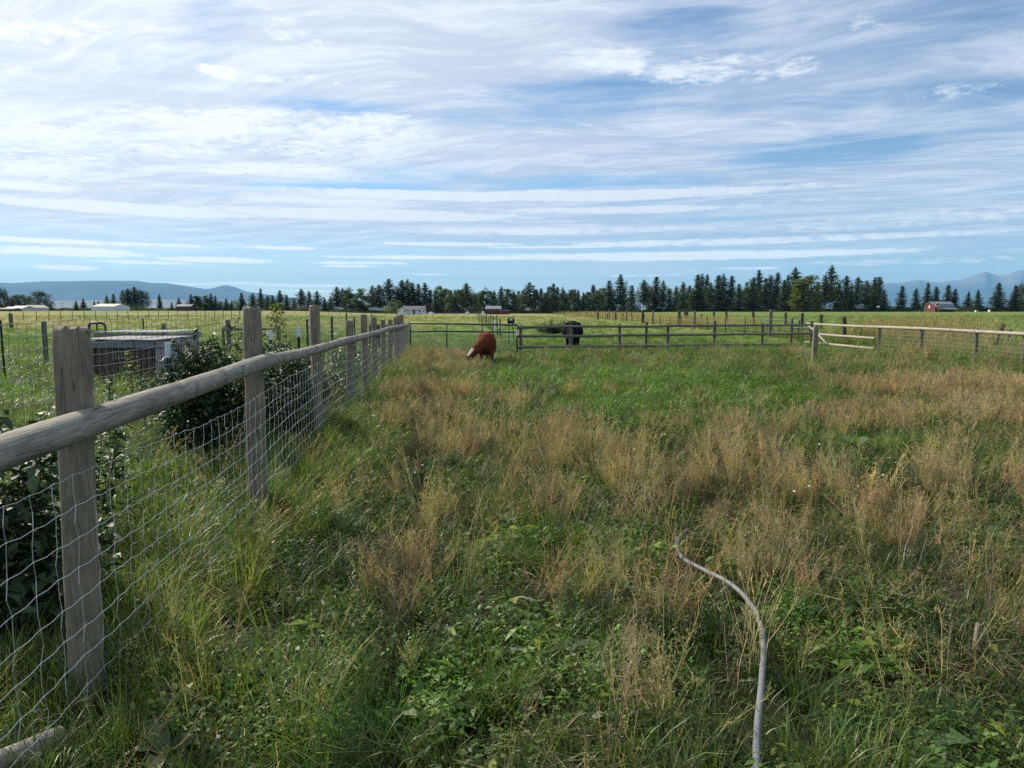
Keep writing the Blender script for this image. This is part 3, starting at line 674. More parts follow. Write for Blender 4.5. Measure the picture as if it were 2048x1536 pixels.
def gable(px0, px1, py_eave, py_ridge, Y, depth, wall, roof, label, name, cat, ridge_axis='x', windows=(), doors=(), over=.35):
    """a gabled building between two columns: eave and ridge rows give its heights"""
    a = at(px0, Y); b = at(px1, Y); W = b.x - a.x; he = zat(py_eave, Y) - a.z; hr = zat(py_ridge, Y) - a.z
    r = empty(name, (a.x + W / 2, Y + depth / 2, a.z), label=label, cat=cat)
    w = MB(); rf = MB(); th = .16
    if ridge_axis == 'x':
        prism(w, [(-depth / 2, -.4), (depth / 2, -.4), (depth / 2, he), (0, hr), (-depth / 2, he)], 'x', -W / 2, W / 2)
        for s in (-1, 1):
            y0 = s * (depth / 2 + over); z0 = he - over * (hr - he) / (depth / 2)
            prism(rf, [(y0, z0 + .03), (0, hr + .03), (0, hr + .03 + th), (y0, z0 + .03 + th)][::s], 'x', -W / 2 - over, W / 2 + over)
    else:
        prism(w, [(-W / 2, -.4), (W / 2, -.4), (W / 2, he), (0, hr), (-W / 2, he)], 'y', -depth / 2, depth / 2)
        for s in (-1, 1):
            x0 = s * (W / 2 + over); z0 = he - over * (hr - he) / (W / 2)
            prism(rf, [(x0, z0 + .03), (0, hr + .03), (0, hr + .03 + th), (x0, z0 + .03 + th)][::s], 'y', -depth / 2 - over, depth / 2 + over)
    w.build('wall', wall, r); rf.build('roof', roof, r)
    for (fx, z0, z1, ww) in windows:
        g = MB().box((-W / 2 + fx * W, -depth / 2 - .03, (z0 + z1) / 2), (ww / 2, .02, (z1 - z0) / 2)).build('window', M['glass'], r)
        fr = MB()
        for dx, dz, hx, hz in ((-ww / 2, 0, .05, (z1 - z0) / 2 + .05), (ww / 2, 0, .05, (z1 - z0) / 2 + .05), (0, (z1 - z0) / 2, ww / 2 - .05, .05), (0, -(z1 - z0) / 2, ww / 2 - .05, .05)):
            fr.box((-W / 2 + fx * W + dx, -depth / 2 - .05, (z0 + z1) / 2 + dz), (hx, .045, hz))
        fr.build('frame', M['white_paint'], g)
    for (fx, ww, hh) in doors:
        MB().box((-W / 2 + fx * W, -depth / 2 - .03, hh / 2), (ww / 2, .03, hh / 2)).build('door', M['dark_wall'], r)
    return r

hs = gable(805, 848, 619.5, 612.8, 300, 7, M['cream'], M['grey_roof'], 'white farmhouse with grey roof and dark windows before the far trees', 'farmhouse', 'house', 'x',
           [(.46, 1.0, 1.7, .7), (.78, 1.0, 1.7, .6)], [(.54, .9, 2.05)])
def wing(parent, x0, x1, he, hr, y0, y1):
    w = MB(); rf = MB(); cx = (x0 + x1) / 2
    prism(w, [(x0, -.4), (x1, -.4), (x1, he), (cx, hr), (x0, he)], 'y', y0, y1); w.build('gable_wing', M['cream'], parent)
    for s in (-1, 1):
        xe = cx + s * ((x1 - x0) / 2 + .3); ze = he - .3 * (hr - he) / ((x1 - x0) / 2)
        prism(rf, [(xe, ze + .03), (cx, hr + .03), (cx, hr + .19), (xe, ze + .19)][::s], 'y', y0 - .25, y1)
    rf.build('wing_roof', M['grey_roof'], parent)
    for q in (-.32, .32):
        MB().box((cx + q * (x1 - x0), y0 - .03, 1.45), (.22, .03, .38)).build('window', M['glass'], parent)
wing(hs, -6.3, -2.9, 2.0, 3.0, -5.2, 0.5); wing(hs, 2.9, 4.9, 1.95, 2.8, -4.3, -3.4)
MB().box((.6, .6, 3.35), (.25, .25, .35)).build('chimney', M['cream'], hs)
gable(183, 229, 613.5, 608, 400, 16, M['white_steel'], M['pale_roof'], 'white metal shed with pale gabled roof standing alone at the far field edge', 'metal_shed', 'shed', 'x', over=.2)
wb = gable(22, 47, 616.5, 612, 400, 9, M['grey_white'], M['white_roof'], 'low white barn with a stepped white roof at the far left', 'barn', 'barn', 'x', doors=[(.6, 1.3, 1.6)])
gable(45, 66, 615.5, 610.5, 408, 14, M['grey_white'], M['pale_roof'], 'pale gabled barn right behind the low stepped barn', 'barn', 'barn', 'y')
gable(8, 42, 617.5, 614, 392, 8, M['grey_white'], M['white_roof'], 'long low lean shed in front of the stepped white barn', 'barn', 'shed', 'x')
gable(-40, 27, 618.6, 616.6, 360, 6, M['dark_wall'], M['grey_roof'], 'long dark low shed roof cut by the left edge', 'long_shed', 'shed', 'x')
gable(352, 381, 613, 609, 420, 8, M['dark_wall'], M['steel_roof'], 'brown timber shed with grey roof among the left firs', 'timber_shed', 'shed', 'x', doors=[(.25, 2.4, 1.8), (.7, 2.8, 1.8)])
rb = gable(972, 1001, 618, 612.5, 330, 9, M['red_wall'], M['steel_roof'], 'dark red open fronted barn with grey roof by the middle trees', 'red_barn', 'barn', 'x', doors=[(.2, 2.4, 1.6)])
prism_ = MB(); prism_.box((5.3, -5.2, .9), (2.4, 1.6, .95)); prism_.build('lean_to', M['red_wall'], rb)
prism_ = MB(); prism_.box((5.3, -5.2, 1.93), (2.6, 1.8, .07)); prism_.build('lean_to_roof', M['tin'], rb)
gable(1712, 1749, 616.5, 611, 440, 9, M['dark_wall'], M['green_roof'], 'low dark shed with grey green roof below the right pines', 'low_shed', 'shed', 'x')
# red barn with a gambrel roof
def gambrel():
    Y = 400; a = at(1868, Y); b = at(1908, Y); W = b.x - a.x; D = 9
    r = empty('gambrel_barn', (a.x + W / 2, Y + D / 2, a.z), label='red gambrel barn with white trimmed gable and grey metal roof at far right', cat='barn')
    prof = [(-4.5, -.4), (4.5, -.4), (4.5, 2.3), (3.3, 4.3), (0, 5.6), (-3.3, 4.3), (-4.5, 2.3)]
    w = MB(); prism(w, prof, 'x', -W / 2, W / 2); w.build('wall', M['red_wall'], r)
    rf = MB()
    for s in (-1, 1):
        prism(rf, [(s * 4.8, 2.05), (s * 3.3, 4.34), (s * 3.3, 4.5), (s * 4.9, 2.2)][::s], 'x', -W / 2 - .4, W / 2 + .4)
        prism(rf, [(s * 3.32, 4.36), (0, 5.66), (0, 5.82), (s * 3.4, 4.5)][::s], 'x', -W / 2 - .4, W / 2 + .4)
    rf.build('roof', M['steel_roof'], r)
    ln = MB(); ln.box((.6, -5.9, 1.86), (W / 2, 1.6, .08), Euler((.22, 0, 0)).to_matrix()); ln.build('lean_to_roof', M['steel_roof'], r)
    for i in range(6): MB().box((-W / 2 + .9 + i * (W / 5), -7.2, .7), (.1, .1, .85)).build('lean_to_post', M['dark_wall'], r)
    # the gable end shows its white trim towards the field
    x0 = -W / 2 - .12; tr = MB()
    for p, q in (((-4.5, 2.3), (-3.3, 4.3)), ((-3.3, 4.3), (0, 5.6)), ((0, 5.6), (3.3, 4.3)), ((3.3, 4.3), (4.5, 2.3)), ((-4.45, 0), (-4.45, 2.3)), ((4.45, 0), (4.45, 2.3))):
        tr.tube([(x0, p[0], p[1]), (x0, q[0], q[1])], .13, 4)
    tr.build('trim', M['white_paint'], r)
    MB().box((x0, 0, 2.9), (.05, .55, .8)).build('loft_door', M['white_paint'], r)
    # a dormer gable looking at the camera
    d = MB(); prism(d, [(-W / 2 - .2, -.4), (-W / 2 + 2.2, -.4), (-W / 2 + 2.2, 3.0), (-W / 2 + 1.9, 4.4), (-W / 2 + 1.0, 5.4), (-W / 2 + .1, 4.4), (-W / 2 - .2, 3.0)], 'y', -5.6, -3.2)
    d.build('front_gable', M['red_wall'], r)
    dt = MB(); xs = [(-W / 2 - .3, 3.0), (-W / 2 + .05, 4.45), (-W / 2 + 1.0, 5.5), (-W / 2 + 1.95, 4.45), (-W / 2 + 2.3, 3.0)]
    for p, q in zip(xs[:-1], xs[1:]): dt.tube([(p[0], -5.68, p[1]), (q[0], -5.68, q[1])], .16, 4)
    dt.build('gable_trim', M['white_paint'], r)
    MB().box((-W / 2 + 1.0, -5.66, 3.2), (.4, .04, .6)).build('window', M['white_paint'], r)
gambrel()
def box_thing(name, px0, px1, py0, py1, Y, dep, mat, label, cat, round_=0.0):
    a = at(px0, Y); b = at(px1, Y); W = b.x - a.x; h = zat(py0, Y) - a.z
    bm = bmesh.new(); bmesh.ops.create_cube(bm, size=1); bmesh.ops.scale(bm, vec=(W, dep, h), verts=bm.verts)
    bmesh.ops.translate(bm, vec=(0, 0, h / 2), verts=bm.verts)
    if round_: bmesh.ops.bevel(bm, geom=[e for e in bm.edges if min(v.co.z for v in e.verts) > h * .5], offset=round_ * min(h, W), segments=3, affect='EDGES')
    me = bpy.data.meshes.new(name); bm.to_mesh(me); bm.free(); me.materials.append(mat)
    o = bpy.data.objects.new(name, me); C.objects.link(o); o.location = (a.x + W / 2, Y, a.z); return tag(o, label, cat)
box_thing('storage_box', 963, 968.5, 622.5, 627, 320, 1.2, M['white_paint'], 'small white box standing left of the dark red barn', 'box')
box_thing('parked_trailer', 931, 938, 623, 626, 330, 2.0, M['white_paint'], 'small rounded white trailer in front of the middle trees', 'trailer', .3)
box_thing('parked_trailer', 846, 852, 623.5, 627, 330, 2.0, M['white_paint'], 'white low trailer under the purple tree by the farmhouse', 'trailer', .3)
box_thing('parked_trailer', 857, 867, 623.6, 627, 335, 2.0, M['white_paint'], 'white trailer with rounded end right of the purple tree', 'trailer', .35)
box_thing('round_bale', 1950, 1953, 620, 622, 390, 1.0, M['white_paint'], 'tiny white wrapped bale left of the far right trees', 'bale', .4)
box_thing('round_bale', 1977, 1980, 619, 621.5, 390, 1.0, M['white_paint'], 'tiny white wrapped bale just before the far right trees', 'bale', .4)
def hoop():
    p = at(1756, 400); r = empty('basketball_hoop', p, label='white basketball backboard on a dark pole beside the low dark shed', cat='basketball hoop')
    MB().tube([(0, 0, 0), (0, 0, 2.7)], .09, 6).build('pole', M['black_steel'], r)
    MB().box((0, -.1, 3.0), (.75, .04, .5)).build('backboard', M['white_paint'], r)
    pts = [(math.cos(k * .7) * .28, -.45 + math.sin(k * .7) * .28, 2.75) for k in range(10)]
    MB().tube(pts, .03, 4).build('rim', M['rust'], r)
hoop()
def green_arch():
    a = at(1833, 380); r = empty('irrigation_wheel_line', a, label='green hooped pipe frame lying in the field before the red barn', cat='irrigation pipe')
    for k in range(5):
        pts = [(x * 1.2 + k * 1.1, k * .3, 1.25 * math.sqrt(max(0, 1 - (x) ** 2))) for x in np.linspace(-1, 1, 9)]
        MB().tube(pts, .07, 5).build('hoop', M['green_steel'], r)
    MB().tube([(0, 0, 1.25), (5.4, 1.2, 1.25)], .07, 5).build('ridge_pipe', M['green_steel'], r)
green_arch()
def pole_thing(px, py_top, Y, rad, mat, label, name='utility_pole', cat='pole', cross=True):
    g = at(px, Y); H = zat(py_top, Y) - g.z; r = empty(name, g, label=label, cat=cat)
    MB().tube([(0, 0, -.1), (0, 0, H)], [rad, rad * .7], 6).build('pole', mat, r)
    if cross: MB().box((0, 0, H * .93), (.8, .06, .07)).build('crossarm', mat, r)
pole_thing(125, 606, 420, .12, M['bark'], 'thin utility pole standing right of the dark round tree at left')
pole_thing(303, 612, 400, .14, M['bark'], 'short dark pole between the leafy tree and the lone spire conifer', cross=False)
pole_thing(1779, 600, 420, .16, M['bark'], 'bare pole right of the last tall pines, beside the low shed')
# ------------------------------------------------------------------ round timber
def log_mesh(L, r0, r1, seed, n=16, seg=None, bend=0.0, worn=0.0, axis='z', chamfer=True):
    """an uneven round timber from the origin along an axis, with closed, worn ends"""
    rs = random.Random(seed); seg = seg or max(6, int(L / 0.12)); V = []; Fc = []
    ph = [rs.uniform(0, 6.28) for _ in range(6)]
    zs = [0.0] + ([0.016] if chamfer else []) + [L * (i + 1) / (seg + 1) for i in range(seg)] + ([L - 0.016] if chamfer else []) + [L]
    m = len(zs)
    for i, z in enumerate(zs):
        f = z / L; r = r0 + (r1 - r0) * f
        r *= 1 + 0.03 * math.sin(z * 3.1 + ph[0]) + 0.02 * math.sin(z * 7.7 + ph[1])
        if chamfer and (i == 0 or i == m - 1): r *= 0.90
        bx = bend * math.sin(f * 3.14) * math.cos(ph[2]) + bend * .3 * math.sin(f * 9 + ph[3]); by = bend * math.sin(f * 3.14) * math.sin(ph[2]) * .6
        for k in range(n):
            a = 2 * math.pi * k / n
            rr = r * (1 + 0.025 * math.sin(2 * a + ph[4] + z) + 0.018 * math.sin(5 * a + ph[5] + 2 * z) + rs.uniform(-.006, .006))
            dz = worn * rs.uniform(-1, 1) * (1 if i == m - 1 else 0)
            V.append((bx + rr * math.cos(a), by + rr * math.sin(a), z + dz))
    for i in range(m - 1):
        for k in range(n):
            k2 = (k + 1) % n; Fc.append((i * n + k, i * n + k2, (i + 1) * n + k2, (i + 1) * n + k))
    b = len(V); V += [(0, 0, 0), (0, 0, L + worn * .3)]
    for k in range(n):
        Fc.append((b, (k + 1) % n, k)); Fc.append((b + 1, (m - 1) * n + k, (m - 1) * n + (k + 1) % n))
    if axis == 'x': V = [(z, x, y) for x, y, z in V]
    return V, Fc

def post(parent, p, H, r, seed, mat, lean=(0, 0), name='post', n=14, worn=.008, top=1.0):
    V, Fc = log_mesh(H + .3, r * 1.02, r * top, seed, n, worn=worn)
    o = mesh_obj(name, V, Fc, mat, parent, True); base = Vector(p) - (parent.location if parent else Vector())
    o.location = base - Vector((0, 0, .3)); o.rotation_euler = (lean[0], lean[1], random.Random(seed).uniform(0, 6.28) if not any(lean) else 0)
    auto(o); return o

def auto(o):
    """flat end faces on otherwise smooth timber"""
    me = o.data
    try: me.set_sharp_from_angle(angle=math.radians(50))
    except Exception: pass

def rail(parent, a, b, r0, r1, seed, mat, name='rail', n=14, bend=.02, roll=None):
    a = Vector(a); b = Vector(b); d = b - a
    V, Fc = log_mesh(d.length, r0, r1, seed, n, axis='x', bend=bend)
    o = mesh_obj(name, V, Fc, mat, parent, True); o.location = a - (parent.location if parent else Vector())
    q = d.to_track_quat('X', 'Z'); o.rotation_mode = 'XYZ'
    o.rotation_euler = q.to_euler(); auto(o); return o

def wire_mesh(pts, heights, step, r, seed, wav=.004, knots=False, n=3, crimp=0.006, vfrom=None):
    """woven wire along a path of ground points: level strands joined by crimped stays"""
    rs = random.Random(seed); mb = MB(); pts = [Vector(p) for p in pts]
    cum = [0]
    for a, b in zip(pts[:-1], pts[1:]): cum.append(cum[-1] + (b - a).length)
    L = cum[-1]
    def P(s):
        for i in range(len(pts) - 1):
            if s <= cum[i + 1] or i == len(pts) - 2:
                f = (s - cum[i]) / (cum[i + 1] - cum[i]); return pts[i].lerp(pts[i + 1], f)
    ns = int(L / step); off = [rs.uniform(-1, 1) for _ in range(8)]
    nrm = (pts[-1] - pts[0]).cross(Vector((0, 0, 1))).normalized()
    def Q(i, j):
        p = P(min(L, i * step)); h = heights[j]
        return p + Vector((0, 0, h + wav * math.sin(i * 1.7 + j + off[j % 8]) * .8)) + nrm * (wav * math.sin(i * .9 + j * 2.1))
    for j in range(len(heights)):
        line = []
        for i in range(ns + 1):
            a = Q(i, j); line.append(a + Vector((0, 0, wav * .5)))
            if i < ns: line.append(a.lerp(Q(i + 1, j), .5) - Vector((0, 0, wav * (1.2 if knots else .2))))
        mb.tube(line, r, n, False)
    for i in range(ns + 1):
        line = []; sh = rs.uniform(-1, 1) * crimp
        for j in range(len(heights)):
            a = Q(i, j); line.append(a)
            if j < len(heights) - 1 and knots:
                b = Q(i, j + 1); t = (pts[-1] - pts[0]).normalized()
                line.append(a.lerp(b, .5) + t * (crimp * (1 if (i * 7 + j * 3) % 2 else -1) * rs.uniform(.3, 1.3) + sh) + nrm * rs.uniform(-.004, .004))
        mb.tube(line, r * .95, n, False)
        if knots:
            for j in range(len(heights)):
                q = Q(i, j); k = r * 2.8
                mb.add([q + Vector(v) * k for v in ((1, 0, 0), (-1, 0, 0), (0, 1, 0), (0, -1, 0), (0, 0, 1.2), (0, 0, -1.2))],
                       [(0, 2, 4), (2, 1, 4), (1, 3, 4), (3, 0, 4), (2, 0, 5), (1, 2, 5), (3, 1, 5), (0, 3, 5)])
    return mb

# ------------------------------------------------------------------ the near rail and wire fence on the left
def near_fence():
    r = empty('rail_fence', (fence_x(2.75).item(), 2.75, 0), label='near weathered round rail fence with woven wire running along the left side', cat='fence')
    # top rail height, post tops, by distance
    def ysolve(px, off=0.0):
        lo, hi = .05, 40.0
        for _ in range(50):
            m = (lo + hi) / 2; q = 1024 + F * (fence_x(m).item() + off) / (m * CP + 1.0 * SP)
            if q < px: lo = m
            else: hi = m
        return m
    COLS = [-230, 150, 512, 635, 699, 729.5, 750, 767, 779, 791.5, 797.5, 803, 808.5, 815]
    YS = [.35] + [ysolve(c) for c in COLS[1:]]
    TOPY = [None, 655, 615, 611, 642, 629, 634, 639, 639, 634, 631, 629, 646, 648]
    RAD = [.066, .066, .074, .063, .064, .062, .06, .058, .06, .062, .06, .06, .06, .07]
    posts = []
    for i, (Y, ty, rd) in enumerate(zip(YS, TOPY, RAD)):
        x = fence_x(Y).item(); g = Vector((x, Y, gz(x, Y)))
        H = (zat(ty, Y) if ty else 1.6) - g.z
        V, Fc = log_mesh(H + .3, rd * 1.06, rd, 40 + i, 24 if Y < 8 else 12, worn=.010 if Y < 8 else .006, bend=.006)
        o = mesh_obj('post', V, Fc, M['post'], r, True); o.location = g - r.location - Vector((0, 0, .3)); o.rotation_euler = (0.0, [0, .019, .004, -.004, 0.01, 0, -.01][i % 7], [0, .5, 1.1, 0.8][i % 4]); auto(o)
        posts.append(g)
    # rails on the paddock side, butted over the posts
    off = .125
    RAIL = [(0.35, None, .066), (2.8, None, .063), (5.55, 727, .060), (10.6, 687, .060), (13.3, 672, .058), (17.3, 661, .056), (19.9, 655.5, .054), (22.3, 653, .052), (24.8, 651.5, .05)]
    def rp(Y, ypix, extra=0.0):
        x = fence_x(Y).item() + off + extra
        return Vector((x, Y, zat(ypix, Y)))
    # heights read where the rail crosses columns of the picture
    KEY = [(0, 907), (97, 875), (183, 850), (260, 826), (400, 775), (460, 750), (534, 722), (590, 706), (645.5, 696), (710, 677), (760.5, 664), (786.5, 656), (816, 650.5)]
    ky = [ysolve(k[0], off) for k in KEY]; kz = [zat(k[1], y) for k, y in zip(KEY, ky)]
    def rz(Y): return float(np.interp(Y, ky, kz))
    YJ = [ysolve(c, off) for c in (545, 695, 738, 768, 788, 803)]
    ends = [-.9] + YJ + [ysolve(817, off)]
    RR = [(.060, .058), (.050, .055), (.054, .056), (.053, .058), (.055, .057), (.053, .056), (.054, .055)]
    for i in range(7):
        y0 = ends[i]; y1 = ends[i + 1] + (.08 if i < 6 else .05)
        if i == 0:
            y1 -= .02; B_ = Vector((fence_x(y1).item() + off, y1, rz(y1))); q = rz(ky[1]); sl = (B_.z - q) / (y1 - ky[1]); A_ = Vector((fence_x(y0).item() + off, y0, q - sl * (ky[1] - y0)))
        else:
            A_ = Vector((fence_x(y0).item() + off, y0, rz(y0) - (.012 if i == 1 else 0))); B_ = Vector((fence_x(y1).item() + off, y1, rz(y1)))
        rail(r, A_, B_, RR[i][0], RR[i][1], 90 + i, M['rail'], 'rail', 28 if y0 < 8 else 12, bend=.014)
    # woven wire hung on the paddock face of the posts
    hs = [.05 + .122 * k for k in range(9)]
    def path(y0, y1, s=.094):
        return [Vector((fence_x(y).item() + s, y, gz(fence_x(y).item(), y))) for y in np.linspace(y0, y1, 12)]
    w = wire_mesh(path(-.6, 8.2), hs, .15, .0015, 3, wav=.0045, knots=True, n=4, crimp=.009).build('woven_wire', M['wire'], r); w.location = -r.location; w['kind'] = 'stuff'
    w = wire_mesh(path(8.2, 24.7), hs, .15, .0016, 4, wav=.0045, crimp=.006).build('woven_wire', M['wire'], r); w.location = -r.location; w['kind'] = 'stuff'
near_fence()

def fallen_pole():
    a = on_ground(-60, 1600); b = on_ground(128, 1508)
    r = rail(None, a + Vector((0, 0, .09)), b + Vector((0, 0, .07)), .046, .044, 321, M['rail'], 'wooden_pole', 16, .01)
    tag(r, 'grey round pole lying in the grass at the foot of the near fence', 'pole')
fallen_pole()

# ------------------------------------------------------------------ garden fence of welded wire behind it
def welded_fence():
    x0 = -3.62; r = empty('wire_fence', (x0, 5, 0), label='tall welded wire grid fence behind the bushes, passing in front of the pallet pens', cat='fence')
    def path(y0, y1, n=10): return [Vector((x0 + .02 * math.sin(y * .9), y, gz(x0, y))) for y in np.linspace(y0, y1, n)]
    hs = [.02 + .102 * k for k in range(16)]
    w = wire_mesh(path(2.6, 13.4, 14), hs, .10, .0025, 11, wav=.004, n=3).build('welded_wire', M['panel_wire'], r); w.location = -r.location; w['kind'] = 'stuff'
    hs2 = [.02 + .102 * k for k in range(15)]
    w = wire_mesh(path(13.4, 18.5, 8), hs2, .10, .0027, 12, wav=.004, n=3).build('welded_wire', M['panel_wire'], r); w.location = -r.location; w['kind'] = 'stuff'
    # steel posts that carry it
    for (px, yt, Y, cap) in [(1100, 0, 3.4, 0), (1853, 0, 6.2, 0)]: pass
    for Y in (2.9, 12.6, 15.6, 18.4):
        g = Vector((x0 - .03, Y, gz(x0, Y))); o = tpost_mesh(1.52).copy(); o.name = 'steel_post'; C.objects.link(o); o.parent = r; o.location = g - r.location; o.rotation_euler = (0, 0, .1)

TP_CACHE = {}
def tpost_mesh(H, cap=False):
    key = (round(H, 2), cap)
    if key in TP_CACHE: return TP_CACHE[key]
    mb = MB(); mb.box((0, 0, H / 2 - .1), (.018, .0025, H / 2 + .1)); mb.box((0, .013, H / 2 - .1), (.0025, .012, H / 2 + .1))
    for k in range(int(H / .055)): mb.box((0, -.006, .05 + k * .055), (.006, .004, .008))
    o = mesh_obj('post', mb.v, mb.f, M['green_steel'] if not cap else M['black_steel'], link=False)
    TP_CACHE[key] = o; return o

welded_fence()
def tpost(px, py_top, py_cap, Y, label, group=None):
    g = at(px, Y); H = zat(py_top, Y) - g.z; r = empty('steel_post', g, label=label, cat='fence post', group=group)
    o = bpy.data.objects.new('shaft', tpost_mesh(H, True).data); C.objects.link(o); o.parent = r; o.scale = (1.25, 1.25, 1)
    hc = zat(py_top, Y) - zat(py_cap, Y)
    if hc > 0.02:
        mb = MB(); mb.box((0, 0, H - hc / 2 + .004), (.027, .021, hc / 2)); mb.build('painted_top', M['white_paint'], r)
    return r
tpost(347, 686, 716, 7.7, 'steel post with long white painted top rising from the dense bush')
tpost(547, 661, 680, 10.6, 'steel post with white top left of the tall post, behind the bush row')
tpost(602, 655, 674, 11.6, 'steel post with white top midway between the two tall fence posts')
tpost(708, 656, 671, 17.3, 'steel post with white top close beside the fourth fence post')
tpost(667, 634, 634, 15.2, 'dark bare steel post leaning slightly against the far wire panel')
tpost(11, 640, 640, 14.5, 'dark steel post in the grass at the far left, behind the wire')
tpost(291, 637, 637, 21.0, 'thin dark steel post standing behind the back pallet pen')
tpost(711, 634, 634, 19.0, 'dark thin steel post right behind the fourth rail fence post')

# ------------------------------------------------------------------ brace fence, end frame and far wooden bits behind the pens
def brace_fence():
    Y = 25.0; a = at(448, Y); b = at(559, Y); r = empty('brace_fence', a, label='weathered brace fence with one level rail and a slanting pole behind the bushes', cat='fence')
    for i, (px, yt, rr) in enumerate([(448, 656, .05), (459, 640, .075), (559, 652, .07)]):
        g = at(px, Y); post(r, g, zat(yt, Y) - g.z, rr, 300 + i, M['dark_post'])
    rail(r, Vector((a.x, Y - .09, zat(658, Y))), Vector((b.x, Y - .09, zat(657.5, Y))), .045, .045, 305, M['dark_rail'])
    rail(r, Vector((at(497, Y).x, Y - .14, zat(684, Y))), Vector((b.x, Y - .1, zat(660, Y))), .05, .045, 306, M['dark_rail'], 'brace')
brace_fence()
def lone_post(px, yt, Y, rad, mat, label, lean=(0, 0), cat='post', name='wooden_post', group=None, dep=None):
    g = at(px, Y); H = zat(yt, Y) - g.z
    V, Fc = log_mesh(H + .2, rad * 1.04, rad, int(px * 3), 10, worn=.015); o = mesh_obj(name, V, Fc, mat, None, True)
    o.location = g - Vector((0, 0, .2)); o.rotation_euler = (lean[0], lean[1], 0); auto(o); return tag(o, label, cat, group)
lone_post(94, 643, 19, .06, M['dark_post'], 'short grey post top showing just behind the nearest fence post')
lone_post(331, 647, 22, .07, M['dark_post'], 'short grey post standing behind the back pallet pen')
lone_post(23, 627, 62, .16, M['dark_post'], 'thick dark post in the olive field at the far left')
def dark_frame():
    Y = 19.0; a = at(183, Y); b = at(216, Y); r = empty('tube_frame', ((a.x + b.x) / 2, Y, a.z), label='black tubular metal frame with rounded corners standing behind the pallet pens', cat='metal frame')
    w = (b.x - a.x) / 2; H = zat(646, Y) - a.z; R_ = .09
    pts = [(-w, 0, -.05), (-w, 0, H - R_), (-w + R_ * .3, 0, H - R_ * .3), (-w + R_, 0, H), (w - R_, 0, H), (w - R_ * .3, 0, H - R_ * .3), (w, 0, H - R_), (w, 0, -.05)]
    MB().tube(pts, .032, 8).build('tube', M['black_steel'], r, True)
    MB().tube([(-w, 0, H - .22), (w, 0, H - .22)], .025, 6).build('crossbar', M['black_steel'], r)
    MB().tube([(0, 0, H - .22), (0, 0, H)], .02, 6).build('stile', M['black_steel'], r)
dark_frame()
def side_fence():
    Y = 26.5; a = at(742, Y); b = at(800, Y); r = empty('rail_fence', a, label='short dark three rail fence glimpsed behind the far end of the near fence', cat='fence')
    for i, px in enumerate((742, 757, 789)):
        g = at(px, Y); post(r, g, zat(648, Y) - g.z, .07, 330 + i, M['dark_post'])
    for i, py in enumerate((651.5, 671, 690)):
        rail(r, Vector((a.x, Y - .1, zat(py, Y))), Vector((b.x, Y - .1, zat(py, Y))), .045, .04, 340 + i, M['dark_rail'])
side_fence()

# ------------------------------------------------------------------ pallet pens
def pen(px0, px1, Y, D, top_py, label, seed, over=.06, front='red_slat'):
    a = at(px0, Y); b = at(px1, Y); W = b.x - a.x; H = zat(top_py, Y) - a.z
    r = empty('pallet_pen', (a.x + W / 2, Y + D / 2, a.z), label=label, cat='animal pen'); rs = random.Random(seed)
    sl = MB(); hh = (H - .16) / 2; sl.box((0, 0, 0), (.040, .010, hh)); base = mesh_obj('slat', sl.v, sl.f, M[front], link=False)
    sg = MB(); sg.box((0, 0, 0), (.010, .040, hh)); sideb = mesh_obj('slat', sg.v, sg.f, M['grey_slat'], link=False)
    def put(src, loc, rot=0.0): share(src, 'slat', loc, r, (rs.uniform(-.01, .01), rs.uniform(-.008, .008), rot), (rs.uniform(.85, 1.1),) * 2 + (1,))
    n = int(W / .125)
    for side, yy in (('f', -D / 2), ('b', D / 2)):
        for i in range(n):
            if side == 'f' and rs.random() < .2: continue
            if side == 'b' and (rs.random() < .35): continue
            put(base, (-W / 2 + .07 + (W - .14) * i / (n - 1) + rs.uniform(-.012, .012), yy + (0.025 if side == 'b' else -.025), hh + .02))
    n = int(D / .12)
    for sx in (-1, 1):
        for i in range(n): put(sideb, (sx * (W / 2 + .025), -D / 2 + .05 + (D - .1) * i / (n - 1), hh + .02))
    for yy in (-D / 2, D / 2):
        for z in (.06, hh, H - .2): MB().box((0, yy + (.015 if yy < 0 else -.015), z), (W / 2 - .04, .018, .04)).build('stringer', M[front], r)
    for sx in (-1, 1):
        for z in (.06, hh, H - .2): MB().box((sx * (W / 2 - .015), 0, z), (.018, D / 2 - .06, .04)).build('stringer', M['grey_slat'], r)
        for yy in (-1, 1): MB().box((sx * (W / 2 - .06), yy * (D / 2 - .07), H / 2 - .02), (.025, .025, H / 2 - .03)).build('corner_post', M['dark_wall'], r)
    bm_ = MB().box((0, -D / 2 - .055, H - .11), (W / 2 + .03, .018, .075)).build('front_board', M['beam'], r)
    MB().box((W / 2 + .055, 0, H - .11), (.018, D / 2 + .03, .07)).build('side_board', M['beam'], r)
    nb = 3
    for i in range(nb):
        w = (W + 2 * over) / nb; MB().box((-W / 2 - over + w * (i + .5), 0, H + rs.uniform(-.004, .006)), (w / 2 - .005, D / 2 + .11, .009), Euler((.004 * i, rs.uniform(-.008, .008), 0)).to_matrix()).build('roof_sheet', M['ply'], r)
    return r
pen(174, 312, 15.6, 1.7, 679, 'front pallet pen of red brown slats under a pale flat roof', 5)
pen(197, 346, 18.6, 1.6, 664, 'back pallet pen with white edged flat roof, half hidden by the front one', 9)

